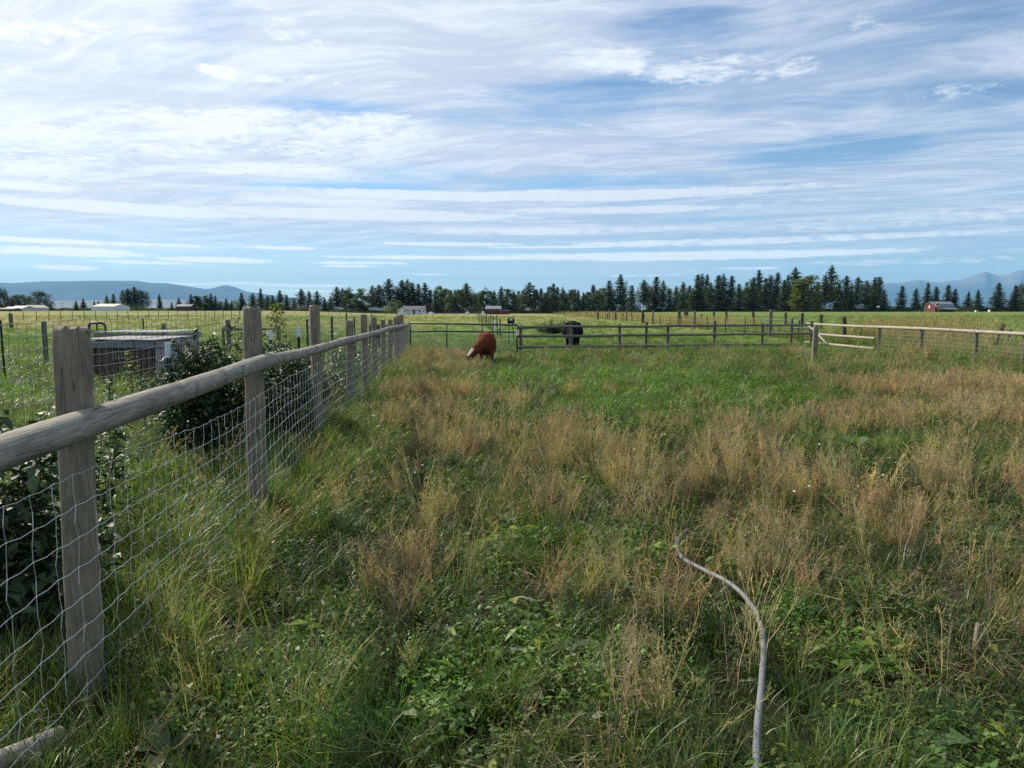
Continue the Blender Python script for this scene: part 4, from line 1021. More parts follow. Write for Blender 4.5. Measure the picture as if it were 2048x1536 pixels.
# ------------------------------------------------------------------ green field gate
def tube_gate():
    Y0, Y1 = 25.4, 26.3; a = at(821.5, Y0); b = at(1034, Y1); r = empty('field_gate', a, label='long dark green tubular gate with wire mesh infill behind the red cow', cat='gate')
    za = zat(649, Y0); zb = zat(652.5, Y1); A = a - r.location; B = b - r.location
    def P(f, h): return Vector((A.x + (B.x - A.x) * f, A.y + (B.y - A.y) * f, (za + (zb - za) * f) - h))
    t = MB(); rr = .028
    MB().tube([P(0, 0), P(1, 0)], rr, 8).build('top_tube', M['green_steel'], r, True)
    MB().tube([P(0, .27), P(1, .27)], rr, 8).build('second_tube', M['green_steel'], r, True)
    MB().tube([P(0, 1.0), P(1, 1.0)], rr, 8).build('bottom_tube', M['green_steel'], r, True)
    for f in (0, .333, .667, 1): MB().tube([P(f, -.01 if f in (0, 1) else 0), P(f, 1.0)], rr * (.95 if f in (0, 1) else .8), 8).build('stile', M['green_steel'], r, True)
    w = MB()
    for k in range(73): w.tube([P(k / 72, .27), P(k / 72, 1.0)], .0028, 3, False)
    for k in range(14): w.tube([P(0, .27 + .052 * k), P(1, .27 + .052 * k)], .0028, 3, False)
    o = w.build('mesh_infill', M['panel_wire'], r); o['kind'] = 'stuff'
    MB().box(P(1, .30) + Vector((-.01, -.05, 0)), (.035, .02, .09)).build('latch', M['white_paint'], r)
    # the posts that carry it
    g = MB().tube([P(0, -.03) + Vector((-.07, 0, 0)), P(0, 1.35) + Vector((-.07, 0, 0))], .03, 8).build('hinge_post', M['green_steel'], r)
tube_gate()

# ------------------------------------------------------------------ box of the electric fence on its stakes
def fence_box():
    Y = 30.5; g = at(1022, Y); r = empty('fence_charger', g, label='black box with small pale label raised on two thin stakes by the gate', cat='fence charger')
    zt = zat(635, Y) - g.z; zb = zat(647, Y) - g.z; w = 14.5 / F * Y / 2
    bm = bmesh.new(); bmesh.ops.create_cube(bm, size=1); bmesh.ops.scale(bm, vec=(2 * w, .16, zt - zb), verts=bm.verts)
    bmesh.ops.bevel(bm, geom=[e for e in bm.edges if abs(e.verts[0].co.z - e.verts[1].co.z) < .01 and e.verts[0].co.z > 0 and abs(e.verts[0].co.y - e.verts[1].co.y) > .1], offset=.05, segments=3, affect='EDGES')
    me = bpy.data.meshes.new('case'); bm.to_mesh(me); bm.free(); me.materials.append(M['black_plastic'])
    o = bpy.data.objects.new('case', me); C.objects.link(o); o.parent = r; o.location = (0, 0, (zt + zb) / 2)
    MB().box((0.0, -.084, zt - .08), (.07, .004, .042)).build('label_plate', M['white_paint'], r)
    for dx, tilt in ((-.09, 0.0), (.06, .05)):
        MB().tube([(dx, .03, zb - .01), (dx + tilt * 2, .03, -.05)], .018, 6).build('stake', M['black_steel'], r)
        MB().tube([(dx, .03, zb), (dx, .03, zb - .05)], .02, 6).build('insulator', M['white_paint'], r)
    mb = MB(); mb.tube([(-.62, .5, .75), (-.5, .4, .86), (-.42, .3, .9), (-.38, .3, .6), (-.3, .2, .72), (-.1, .1, .55), (.05, .05, .42)], .010, 5); mb.build('white_cord', M['white_paint'], r)
fence_box()

# ------------------------------------------------------------------ three rail fence across the paddock and its turn to the right
CORNER = Vector((14.25, 33.2, 0))
def cross_fence():
    a = at(1041, 26.4); c = at(1621, 33.2)
    r = empty('rail_fence', a, label='grey three rail fence across the paddock right of the green gate', cat='fence')
    cols = [(1041, 651), (1142, 650), (1239, 647.5), (1291, 644.5), (1334.5, 648), (1427.5, 641.5), (1524, 645.5), (1581, 637), (1621.5, 642)]
    def Yc(px): f = (px - 1041) / (1621 - 1041); # the line is straight on the ground: solve along it
    def Yat(px):
        u = (px - 1024) / F; d = c - a; f = (u * a.y - a.x) / (d.x - u * d.y); return a.y + f * d.y
    pts = []
    for i, (px, yt) in enumerate(cols):
        Y = Yat(px); g = at(px, Y); post(r, g, zat(yt, Y) - g.z, .062 if i not in (5,) else .075, 400 + i, M['dark_post'], lean=(0, [.0, .01, -.01, .015][i % 4])); pts.append((g, Y))
    for k, (ra, rb_) in enumerate(((655, 649), (672, 667.5), (694.5, 688))):
        brk = [0, 2, 4, 6, 8] if k != 1 else [0, 2, 5, 7, 8]
        for i in range(4):
            p, q = pts[brk[i]], pts[brk[i + 1]]
            fa = (cols[brk[i]][0] - 1041) / 580; fb = (cols[brk[i + 1]][0] - 1041) / 580
            A = Vector((p[0].x - (.12 if i else .1), p[1] - .10, zat(ra + (rb_ - ra) * fa, p[1]))); B = Vector((q[0].x + .1, q[1] - .10, zat(ra + (rb_ - ra) * fb, q[1])))
            rail(r, A, B, .052, .048, 420 + 7 * k + i, M['dark_rail'], 'rail', 10, bend=.03)
    return c
cross_fence()
def right_fence():
    X = 14.25
    def Yp(px): return X / ((px - 1024) / F) / 1.0
    r = empty('rail_fence', (X, 30, 0), label='pale topped rail fence with wire running towards the camera on the right', cat='fence')
    cols = [(1757, 655), (1841, 654), (1950, 657), (2046, 660), (2230, 665), (2560, 680)]; P0 = None; tops = []
    for i, (px, yt) in enumerate(cols):
        Y = Yp(px) * .998; g = at(px, Y); post(r, g, zat(yt, Y) - g.z, .055, 500 + i, M['dark_post'])
    def top(px, py): Y = Yp(px); return Vector((X - .1, Y, zat(py, Y)))
    rows = {1619: 647.5, 1950: 662.5, 2560: 693}
    def ty(px): return float(np.interp(px, [1619, 1758, 1950, 2048, 2560], [647.5, 654, 662.5, 667, 691]))
    for i, (p, q) in enumerate(((1616, 1760), (1754, 1952), (1944, 2240), (2225, 2600))):
        rail(r, top(p, ty(p)), top(q, ty(q)), .055, .05, 520 + i, M['pale_rail'], 'rail', 12, bend=.02)
    rail(r, top(1619, 667) + Vector((-.02, 0, 0)), top(1755, 676.5) + Vector((-.02, 0, 0)), .05, .046, 531, M['pale_rail'], 'rail', 12, bend=.01)
    rail(r, top(1615, 684) + Vector((-.02, 0, 0)), top(1755, 697.5) + Vector((-.02, 0, 0)), .05, .055, 532, M['pale_rail'], 'rail', 12, bend=.01)
    rail(r, top(1624, 650) + Vector((-.12, 0, 0)), top(1664, 688) + Vector((-.12, 0, 0)), .045, .04, 533, M['pale_rail'], 'brace', 10, bend=.01)
    pth = [Vector((X - .07, y, gz(X, y))) for y in np.linspace(27.2, 11, 9)]
    w = wire_mesh(pth, [.05 + .13 * k for k in range(8)], .16, .0022, 61, wav=.006).build('woven_wire', M['wire'], r); w.location = -r.location; w['kind'] = 'stuff'
right_fence()
o = lone_post(1628, 652, 20.2, .075, M['post'], 'thick lone grey post standing in the paddock in front of the fence corner')
def side_stub():
    Y = 36.5; g = at(1581, Y); r = empty('rail_stub', g, label='short pale rail between two posts just behind the fence corner', cat='fence')
    rail(r, Vector((g.x, Y, zat(657, Y))), Vector((at(1618, Y).x, Y, zat(657.5, Y))), .05, .05, 540, M['pale_rail'], 'rail', 10, .01)
    q = at(1618, Y); post(r, q, zat(654, Y) - q.z, .05, 541, M['dark_post']); post(r, g, zat(655, Y) - g.z, .05, 542, M['dark_post'])
side_stub()

# ------------------------------------------------------------------ far posts and wire fences
def line_fence():
    r = empty('wire_fence', (15.2, 40, 0), label='long wire fence of thin steel and wooden posts running off to the middle trees', cat='fence')
    rs = random.Random(8); Y = 36.0; i = 0; tops = []
    steel = tpost_mesh(1.25); V, Fc = log_mesh(1.75, .075, .07, 77, 8, seg=3, worn=.02); wood = mesh_obj('wooden_post', V, Fc, M['dark_post'], None, True, link=False)
    while Y < 300:
        X = 14.6 + (Y - 36) * .012; g = Vector((X, Y, gz(X, Y)))
        w = i % 4 == 1
        o = share(wood if w else steel, 'wooden_post' if w else 'steel_post', g - r.location - Vector((0, 0, .2)), r, (rs.uniform(-.04, .04), rs.uniform(-.05, .05), rs.random() * 3), (1.0 + (0.3 if w else .7), ) * 2 + (rs.uniform(.92, 1.08),))
        tops.append(g); Y += 4.3 + rs.uniform(-.4, .4) + Y * .004; i += 1
    for k, h in enumerate((.35, .7, 1.05)):
        o = MB().tube([t + Vector((0, 0, h)) - r.location for t in tops], .004, 3, False).build('strand', M['wire'], r)
line_fence()
lean_list = [(1690, 633, 34.5, .10, (.05, -.09)), (1641, 629, 52, .13, (0, .0)), (1603, 626, 61, .13, (0, .02)), (1571, 625, 68, .12, (0, -.02)), (1508, 623.5, 78, .14, (0, -.10)), (1431, 624, 82, .13, (.0, -.16)), (1455, 623, 80, .12, (0, -.12)), (1372, 623.5, 92, .14, (0, -.13)), (1376, 623.5, 90, .14, (0, -.1)), (1405, 628, 90, .09, (0, -.15)),
             (1357, 621, 66, .14, (0, .03)), (1285, 621, 80, .14, (0, 0)), (1289, 628, 95, .10, (0, -.14)), (1267, 626, 98, .10, (0, -.25)), (1249, 627, 105, .10, (0, -.22)), (1216, 627.5, 115, .11, (0, -.15)), (1231, 625, 100, .11, (0, 0)), (1196, 625, 112, .11, (0, 0))]
for k, (px, yt, Y, rd, ln) in enumerate(lean_list):
    side = ['upright', 'leaning'][1 if abs(ln[1]) > .05 else 0]
    lone_post(px, yt, Y, rd, M['old_post'], '%s dark old post, %s from the right in the row behind the rail fence' % (side, ORD[k]), ln, 'post', 'old_post', 'old posts behind the rail fence')
lone_post(1984, 645, 31, .10, M['old_post'], 'broken dark post leaning left behind the wire of the right fence', (.05, .34), name='old_post')
lone_post(2009, 657, 30, .06, M['old_post'], 'thin dark post leaning left, right of the thicker leaning post', (.0, .22), name='old_post')
lone_post(1855, 645, 34, .04, M['old_post'], 'thin dark stake top showing above the pale rail among tall grass', (.0, -.05), name='old_post')
def paddock_line():
    r = empty('wire_fence', (-1, 45, 0), label='wire fence of many thin dark stakes running away beyond the green gate', cat='fence')
    rs = random.Random(4); spec = [(1001, 640, 43), (995, 633, 45.5), (990, 638.5, 48), (985.5, 636, 51), (982, 633, 55), (978, 636, 59), (974, 630, 63), (970, 633, 68), (966, 631.5, 73), (963, 632, 80), (959.5, 630.5, 87), (956.5, 631, 95), (954, 629.5, 104)]
    pr = []
    for px, yt, Y in spec:
        g = at(px, Y); H = zat(yt, Y) - g.z; o = share(tpost_mesh(1.25), 'steel_post', g - r.location, r, (rs.uniform(-.03, .03), rs.uniform(-.04, .04), 0), (2.2, 2.2, max(.8, H / 1.15))); pr.append(g)
    for h in (.4, .8): MB().tube([t + Vector((0, 0, h)) - r.location for t in pr], .004, 3, False).build('strand', M['wire'], r)
    g = at(989.5, 47); MB().tube([(0, 0, 0), (0, 0, .95)], .05, 6).build('white_post', M['white_paint'], r).location = g - r.location
paddock_line()
def far_left_fences():
    """two wire lines that cross the left and middle fields"""
    for (p0, y0, p1, y1, n, rad, lab, nm) in [(-60, 90, 480, 118, 26, .045, 'thin wire fence crossing the olive field in front of the left barns', 'wire_fence'), (480, 200, 960, 190, 22, .05, 'faint far wire fence below the white farmhouse', 'wire_fence')]:
        a = at(p0, y0); b = at(p1, y1); r = empty(nm, a, label=lab, cat='fence'); pr = []
        V, Fc = log_mesh(1.35, rad, rad, 9, 6, seg=1, worn=.0, chamfer=False); base = mesh_obj('post', V, Fc, M['old_post'], link=False)
        for i in range(n):
            f = i / (n - 1); x = a.x + (b.x - a.x) * f; y = a.y + (b.y - a.y) * f; g = Vector((x, y, gz(x, y))); share(base, 'post', g - r.location, r, (0, random.Random(i).uniform(-.05, .05), 0)); pr.append(g - r.location)
        for h in (.5, 1.0): MB().tube([t + Vector((0, 0, h)) for t in pr], .008, 3, False).build('strand', M['wire'], r)
far_left_fences()

# ------------------------------------------------------------------ the pipe on the grass
def hose():
    px = [(1516, 1640), (1515, 1560), (1513, 1500), (1516, 1440), (1521, 1390), (1525, 1340), (1527, 1300), (1524, 1262), (1513, 1228), (1495, 1200), (1474, 1178), (1448, 1160), (1420, 1146), (1392, 1132), (1370, 1120), (1357, 1104), (1354, 1086), (1361, 1072), (1376, 1060)]
    pts = [on_ground(a, b, .10 - .085 * max(0, i - 11) / 9) for i, (a, b) in enumerate(px)]
    pts = [Vector((p.x, p.y, gz(p.x, p.y) + .10 - .085 * max(0, i - 11) / 9)) for i, p in enumerate(pts)]
    # a smooth curve through the points
    out = []
    for i in range(len(pts) - 1):
        p0 = pts[max(i - 1, 0)]; p1 = pts[i]; p2 = pts[i + 1]; p3 = pts[min(i + 2, len(pts) - 1)]
        for t in (0, .25, .5, .75):
            out.append(0.5 * ((2 * p1) + (-p0 + p2) * t + (2 * p0 - 5 * p1 + 4 * p2 - p3) * t * t + (-p0 + 3 * p1 - 3 * p2 + p3) * t ** 3))
    out.append(pts[-1])
    o = MB().tube(out, .0135, 14).build('plastic_pipe', M['hose'], None, True)
    tag(o, 'grey plastic water pipe curving through the weeds towards the camera', 'pipe'); return out
HOSE = hose()

# ------------------------------------------------------------------ cattle
def capsule(mb, pts, rads, flat=(1, 1, 1), n=14):
    """spheres strung along a line, later fused to one skin"""
    for i in range(len(pts) - 1):
        a, b = Vector(pts[i]), Vector(pts[i + 1]); k = max(2, int((b - a).length / (.35 * min(rads[i], rads[i + 1]))))
        for j in range(k + 1):
            f = j / k; ball(mb, a.lerp(b, f), rads[i] * (1 - f) + rads[i + 1] * f, flat)

def ball(mb, c, r, flat=(1, 1, 1), nu=12, nv=8):
    if not hasattr(r, '__len__'): r = (r * flat[0], r * flat[1], r * flat[2])
    V = [(c[0], c[1], c[2] + r[2])]
    for i in range(1, nv):
        t = math.pi * i / nv
        for j in range(nu):
            p = 2 * math.pi * j / nu; V.append((c[0] + r[0] * math.sin(t) * math.cos(p), c[1] + r[1] * math.sin(t) * math.sin(p), c[2] + r[2] * math.cos(t)))
    V.append((c[0], c[1], c[2] - r[2])); Fc = [(0, 1 + j, 1 + (j + 1) % nu) for j in range(nu)]
    for i in range(nv - 2):
        for j in range(nu): Fc.append((1 + i * nu + j, 1 + (i + 1) * nu + j, 1 + (i + 1) * nu + (j + 1) % nu, 1 + i * nu + (j + 1) % nu))
    e = len(V) - 1; Fc += [(e, e - nu + (j + 1) % nu, e - nu + j) for j in range(nu)]
    mb.add(V, Fc)

def fuse(mb, name, mat, parent, vox=.016, it=6):
    o = mb.build(name, mat); m = o.modifiers.new('r', 'REMESH'); m.mode = 'VOXEL'; m.voxel_size = vox
    s = o.modifiers.new('s', 'SMOOTH'); s.iterations = it; s.factor = .5
    dg = bpy.context.evaluated_depsgraph_get(); me = bpy.data.meshes.new_from_object(o.evaluated_get(dg)); bpy.data.objects.remove(o)
    me.polygons.foreach_set('use_smooth', [True] * len(me.polygons)); me.materials.clear(); me.materials.append(mat)
    q = bpy.data.objects.new(name, me); C.objects.link(q); q.parent = parent; return q

def m_hide(name, c1, c2, white=None):
    m, t, out = mat_new(name); co = t.node('ShaderNodeTexCoord').outputs['Object']
    n = t.noise(co, 7, 6, .6); c = t.mix(n, c1, c2)
    if white:
        a = t.node('ShaderNodeAttribute'); a.attribute_name = 'white'
        k = t.ramp(t.m('ADD', a.outputs['Fac'], t.m('MULTIPLY', t.m('SUBTRACT', t.noise(co, 16, 4, .6), .5), .5)), .42, .58); c = t.mix(k, c, white)
    fur = t.noise(t.vm('MULTIPLY', co, (60, 60, 22)), 1.0, 4, .7)
    principled(t, out, c, .9, .06, 0, fur, .4, .01); return m

def cow(name, label, hide, pose, tagcol=None):
    r = empty(name, label=label, cat='cow'); b = MB(); hd = pose['head']
    ball(b, (0, .12, .64), (.275, .60, .285)); ball(b, (0, .05, .53), (.285, .46, .25)); ball(b, (0, -.36, .63), (.20, .26, .27)); ball(b, (0, -.30, .80), (.09, .24, .13)); ball(b, (0, .62, .74), (.21, .24, .21)); ball(b, (0, .25, .84), (.12, .5, .10))
    for s in (-1, 1):
        ball(b, (s * .13, -.36, .68), (.10, .17, .22)); ball(b, (s * .14, .62, .56), (.11, .17, .24)); ball(b, (s * .16, .50, .82), (.06, .09, .07))
        capsule(b, [(s * .14, -.36, .50), (s * .135, -.40, .26), (s * .13, -.37, .05)], [.075, .042, .034])
        capsule(b, [(s * .14, .62, .48), (s * .145, .56, .34), (s * .15, .70, .27), (s * .145, .66, .05)], [.09, .06, .045, .034])
    nk = pose['neck']; capsule(b, nk, pose['nrad'], (1, 1, 1)); capsule(b, hd, pose['hrad'])
    mu = hd[-1]; ball(b, mu, pose['hrad'][-1] * 1.12)
    body = fuse(b, 'body', hide, r)
    # white of the face, brisket and belly as a per point value
    co = np.zeros(len(body.data.vertices) * 3); body.data.vertices.foreach_get('co', co); co = co.reshape(-1, 3)
    h0, h1 = np.array(hd[0]), np.array(hd[-1]); ax = h1 - h0; tt = ((co - h0) @ ax) / (ax @ ax); dd = np.linalg.norm(co - (h0 + np.clip(tt, 0, 1)[:, None] * ax), axis=1)
    wh = np.where((tt > -.05) & (tt < .62) & (dd < .17), 1.0, 0.0)
    up = np.array(pose['face']); wh *= np.where((co - (h0 + tt[:, None] * ax)) @ up > .055, 1, .0)
    wh = np.maximum(wh, np.where((co[:, 2] < .36) & (co[:, 1] < .5) & (co[:, 1] > -.2) & (np.abs(co[:, 0]) < .16), .8, 0))
    wh = np.maximum(wh, np.where(co[:, 2] < .16, .9, 0))
    a = body.data.attributes.new('white', 'FLOAT', 'POINT'); a.data.foreach_set('value', wh.astype(np.float32))
    for s in (-1, 1):
        for y in (-.37, .66):
            MB().tube([(s * .14, y - .02, -.0), (s * .14, y - .01, .05)], [.046, .036], 8).build('hoof', M['black_plastic'], r)
    hh = Vector(hd[0]); ax = (Vector(hd[-1]) - hh).normalized(); fc = Vector(pose['face']).normalized(); sd = ax.cross(fc).normalized()
    for s in (-1, 1):
        e = MB(); c0 = hh + sd * s * .07 + ax * .01 - fc * .01; tip = c0 + sd * s * .13 - ax * .02 - fc * .03
        mid = c0.lerp(tip, .5); w = ax * .035
        e.add([c0 - w * .5, c0 + w * .5, mid + w, tip, mid - w, mid + fc * .02, mid - fc * .012], [(0, 5, 4), (1, 2, 5), (2, 3, 5), (3, 4, 5), (0, 1, 5), (0, 4, 6), (2, 1, 6), (3, 2, 6), (4, 3, 6), (1, 0, 6)])
        ear = e.build('ear', hide, r, True)
        if tagcol and s == 1: MB().box(tuple(mid.lerp(tip, .3) + fc * .03), (.02, .005, .025)).build('ear_tag', tagcol, ear)
        ey = MB(); ball(ey, tuple(hh + ax * .10 + sd * s * .075 + fc * .035), .013); ey.build('eye', M['glass'], r, True)
    t = MB(); t.tube([(0, .84, .84), (0, .90, .78), (.01, .91, .60), (.0, .90, .42), (.01, .90, .30)], [.025, .02, .016, .015, .03], 8); t.build('tail', hide, r, True)
    t = MB(); t.tube([(.01, .90, .31), (.0, .90, .22), (.01, .9, .10)], [.03, .035, .008], 8); t.build('tail_switch', hide, r, True)
    return r
M['red_hide'] = m_hide('red_brown_hide', (.085, .024, .012), (.17, .050, .022), (.50, .46, .40)); M['black_hide'] = m_hide('black_hide', (.006, .006, .008), (.011, .010, .013))
M['pink_tag'] = m_plain('pink_ear_tag', (.7, .35, .28), .5, 0, .05)
c1 = cow('cow', 'red brown cow with white face grazing in the brown weeds before the gate', M['red_hide'],
         dict(neck=[(0, -.40, .72), (-.10, -.56, .62), (-.25, -.72, .50)], nrad=[.20, .165, .13], head=[(-.30, -.78, .45), (-.40, -.86, .34), (-.50, -.92, .18)], hrad=[.11, .095, .062], face=(-.72, -.35, .35)))
g = at(973, 20.6); c1.location = g; c1.rotation_euler = (0, 0, math.radians(1)); c1.scale = (1.08, 1.0, 1.07)
c2 = cow('cow', 'black cow facing the camera and grazing behind the grey rail fence', M['black_hide'],
         dict(neck=[(0, -.40, .70), (0, -.62, .52), (0, -.78, .38)], nrad=[.19, .16, .13], head=[(0, -.82, .36), (0, -.90, .22), (0, -.97, .06)], hrad=[.13, .11, .085], face=(0, -1, .1)), M['pink_tag'])
c2.location = at(1145, 31.0); c2.rotation_euler = (0, 0, math.radians(-5)); c2.scale = (1.7, 1.15, 1.15)
# ------------------------------------------------------------------ plants of the meadow: source clumps
def strips(roots, dirs, H, W, curl, rs, seg=4, tip=0.0, twist=0.6, kink=0.0):
    """bending tapered blades: roots (n,3), dirs (n,) azimuth of lean, heights H, widths W, curl = how far they arch over"""
    n = len(roots); V = np.zeros((n, seg + 1, 2, 3)); pos = roots.copy(); ang = rs.uniform(0.02, .35, n) * 1.0 + kink
    fa = dirs + rs.uniform(-twist, twist, n) + math.pi / 2
    for k in range(seg + 1):
        f = k / seg; w = W * (1 - f) ** 0.7 * (0.75 + 0.5 * min(1, f * 3)) / 2 + W * .04 + tip * W
        side = np.stack([np.cos(fa) * w, np.sin(fa) * w, np.zeros(n)], 1)
        V[:, k, 0] = pos - side; V[:, k, 1] = pos + side
        st = H / seg; pos = pos + np.stack([np.cos(dirs) * np.sin(ang) * st, np.sin(dirs) * np.sin(ang) * st, np.cos(ang) * st], 1)
        ang = ang + curl / seg * (0.6 + .8 * f)
    V = V.reshape(n, -1, 3); b = np.arange(n)[:, None] * (2 * (seg + 1)); Q = []
    for k in range(seg): Q.append(np.stack([b[:, 0] + 2 * k, b[:, 0] + 2 * k + 1, b[:, 0] + 2 * k + 3, b[:, 0] + 2 * k + 2], 1))
    return V.reshape(-1, 3), np.concatenate(Q), 2 * (seg + 1)

def grass_clump(name, seed, n, rad, h, w, curl, mat, yellow=0.06, seg=4, comb=None):
    rs = np.random.RandomState(seed); a = rs.rand(n) * 6.28; r = rad * np.sqrt(rs.rand(n))
    roots = np.stack([np.cos(a) * r, np.sin(a) * r, np.full(n, -.02)], 1)
    H = h * rs.uniform(.45, 1.15, n); W = w * rs.uniform(.6, 1.3, n); C_ = curl * rs.uniform(.2, 1.5, n)
    dr = a + rs.normal(0, .9, n) if comb is None else comb + rs.normal(0, .7, n)
    V, Q, m = strips(roots, dr, H, W, C_, rs, seg)
    rnd = np.repeat(rs.rand(n), m); hue = np.repeat((rs.rand(n) < yellow) * rs.uniform(.5, 1, n), m)
    return leaf_mesh(name, V, Q, mat, rnd, hue=hue)

def leafy_clump(name, seed, n, rad, h, size, mat, narrow=.55, yellow=.04):
    """low broad leaved plants: many small pointed leaves on short stalks"""
    rs = np.random.RandomState(seed); a = rs.rand(n) * 6.28; r = rad * np.sqrt(rs.rand(n)); z = h * rs.rand(n) ** .8 * (1 - .4 * r / rad)
    c = np.stack([np.cos(a) * r, np.sin(a) * r, z], 1); d = rs.rand(n) * 6.28; s = size * rs.uniform(.5, 1.3, n); el = rs.uniform(-.5, .7, n)
    f = np.stack([np.cos(d) * np.cos(el), np.sin(d) * np.cos(el), np.sin(el)], 1); sd = np.stack([-np.sin(d), np.cos(d), rs.uniform(-.5, .5, n)], 1); up = np.cross(f, sd)
    P = [c, c + f * (s * .45)[:, None] + sd * (s * narrow * .5)[:, None] + up * (s * .1)[:, None], c + f * s[:, None] - up * (s * .12)[:, None], c + f * (s * .45)[:, None] - sd * (s * narrow * .5)[:, None] + up * (s * .1)[:, None]]
    V = np.stack(P, 1).reshape(-1, 3); Q = np.arange(4 * n).reshape(n, 4)
    return leaf_mesh(name, V, Q, mat, np.repeat(rs.rand(n), 4), hue=np.repeat((rs.rand(n) < yellow) * .8, 4))

def ribbons(P0, P1, w0, w1, rs):
    n = len(P0); d = P1 - P0; s = np.cross(d, rs.normal(size=(n, 3))); s /= np.linalg.norm(s, axis=1, keepdims=True) + 1e-9
    V = np.stack([P0 - s * w0[:, None], P0 + s * w0[:, None], P1 + s * w1[:, None], P1 - s * w1[:, None]], 1).reshape(-1, 3)
    return V, np.arange(4 * n).reshape(n, 4)

def dry_weed(name, seed, stems, H, mat, thick=1.0, twigs=7, lean=.35, comb=None, pods=True, rad=.07):
    """a bush of dead branching stalks with small seed cases"""
    rs = np.random.RandomState(seed); A = []; B = []; w0 = []; w1 = []; R = []; pod = []
    for i in range(stems):
        a = rs.rand() * 6.28; r = rad * math.sqrt(rs.rand()); p = np.array([math.cos(a) * r, math.sin(a) * r, -.02]); h = H * rs.uniform(.55, 1.1)
        az = (a if comb is None else comb) + rs.normal(0, .6); an = abs(rs.normal(0, lean)) + (.0 if comb is None else .35); seg = 5; rv = rs.rand(); pts = [p]
        for k in range(seg):
            an2 = an * (.8 + .3 * k / seg) + rs.normal(0, .04); az += rs.normal(0, .14); p = p + np.array([math.cos(az) * math.sin(an2), math.sin(az) * math.sin(an2), math.cos(an2)]) * h / seg
            pts.append(p)
            t = thick * (.0019 - .0011 * k / seg); A.append(pts[-2]); B.append(p); w0.append(t); w1.append(t * .8); R.append(rv)
        for q in range(twigs):
            f = rs.uniform(.25, .98) * seg; k = min(seg - 1, int(f)); b = pts[k] + (pts[k + 1] - pts[k]) * (f - k); L = h * rs.uniform(.10, .30) * (1.15 - f / seg * .6)
            ta = rs.rand() * 6.28; te = rs.uniform(.15, .75); dv = np.array([math.cos(ta) * math.sin(te), math.sin(ta) * math.sin(te), math.cos(te)]); mid = b + dv * L * .55; te2 = te * .5
            e = mid + np.array([math.cos(ta) * math.sin(te2), math.sin(ta) * math.sin(te2), math.cos(te2)]) * L * .45
            A += [b, mid]; B += [mid, e]; w0 += [thick * .0010, thick * .0008]; w1 += [thick * .0008, thick * .0005]; R += [rv, rv]
            pod.append(e)
            for u in range(2):
                c = b + (e - b) * rs.uniform(.3, 1); e2 = c + rs.normal(size=3) * .022 + np.array([0, 0, .018]); A.append(c); B.append(e2); w0.append(thick * .0006); w1.append(thick * .0005); R.append(rv); pod.append(e2)
    V, Q = ribbons(np.array(A), np.array(B), np.array(w0), np.array(w1), rs); rnd = np.repeat(np.array(R), 4)
    if pods:
        c = np.array(pod); c = c[rs.rand(len(c)) < .55]; n = len(c); d = rs.normal(size=(n, 3)); d /= np.linalg.norm(d, axis=1, keepdims=True); e = np.cross(d, rs.normal(size=(n, 3))); e /= np.linalg.norm(e, axis=1, keepdims=True); s = .0022 * thick
        PV = np.stack([c - d * s * 1.5, c + e * s, c + d * s * 1.5, c - e * s], 1).reshape(-1, 3)
        Q = np.concatenate([Q, np.arange(4 * n).reshape(n, 4) + len(V)]); V = np.concatenate([V, PV]); rnd = np.concatenate([rnd, np.repeat(rs.rand(n) * .6 + .4, 4)])
    return leaf_mesh(name, V, Q, mat, rnd, hue=np.zeros(len(V)))

def seed_grass(name, seed, n, h, mat, lean=.3, comb=None, rad=.08, th=1.0):
    """tall stalks with feathery seed heads"""
    rs = np.random.RandomState(seed); A = []; B = []; w0 = []; w1 = []; R = []
    for i in range(n):
        a = rs.rand() * 6.28; r = rad * math.sqrt(rs.rand()); p = np.array([math.cos(a) * r, math.sin(a) * r, -.02]); H = h * rs.uniform(.6, 1.15); an = abs(rs.normal(0, lean * .5)); az = a if comb is None else comb + rs.normal(0, .5); rv = rs.rand()
        for k in range(5):
            q = p + np.array([math.cos(az) * math.sin(an), math.sin(az) * math.sin(an), math.cos(an)]) * H / 5
            A.append(p); B.append(q); w0.append(.0014 * th); w1.append(.0012 * th); R.append(rv)
            if k == 4:
                for u in range(9):
                    c = p + (q - p) * rs.uniform(0, 1.1); A.append(c); B.append(c + rs.normal(size=3) * .010 + (q - p) * .22); w0.append(.0022 * th); w1.append(.0006); R.append(.6 + .4 * rs.rand())
            p = q; an += lean * rs.uniform(.1, .5)
    V, Q = ribbons(np.array(A), np.array(B), np.array(w0), np.array(w1), rs)
    return leaf_mesh(name, V, Q, mat, np.repeat(np.array(R), 4), hue=np.zeros(len(V)))

def thatch(name, seed, n, mat):
    rs = np.random.RandomState(seed); c = np.stack([rs.normal(0, .16, n), rs.normal(0, .16, n), rs.uniform(.0, .10, n)], 1); a = rs.rand(n) * 6.28; L = rs.uniform(.03, .16, n)
    d = np.stack([np.cos(a) * L, np.sin(a) * L, rs.normal(0, .02, n)], 1); V, Q = ribbons(c, c + d, np.full(n, .0011), np.full(n, .0007), rs)
    return leaf_mesh(name, V, Q, mat, np.repeat(rs.rand(n), 4), hue=np.zeros(len(V)))

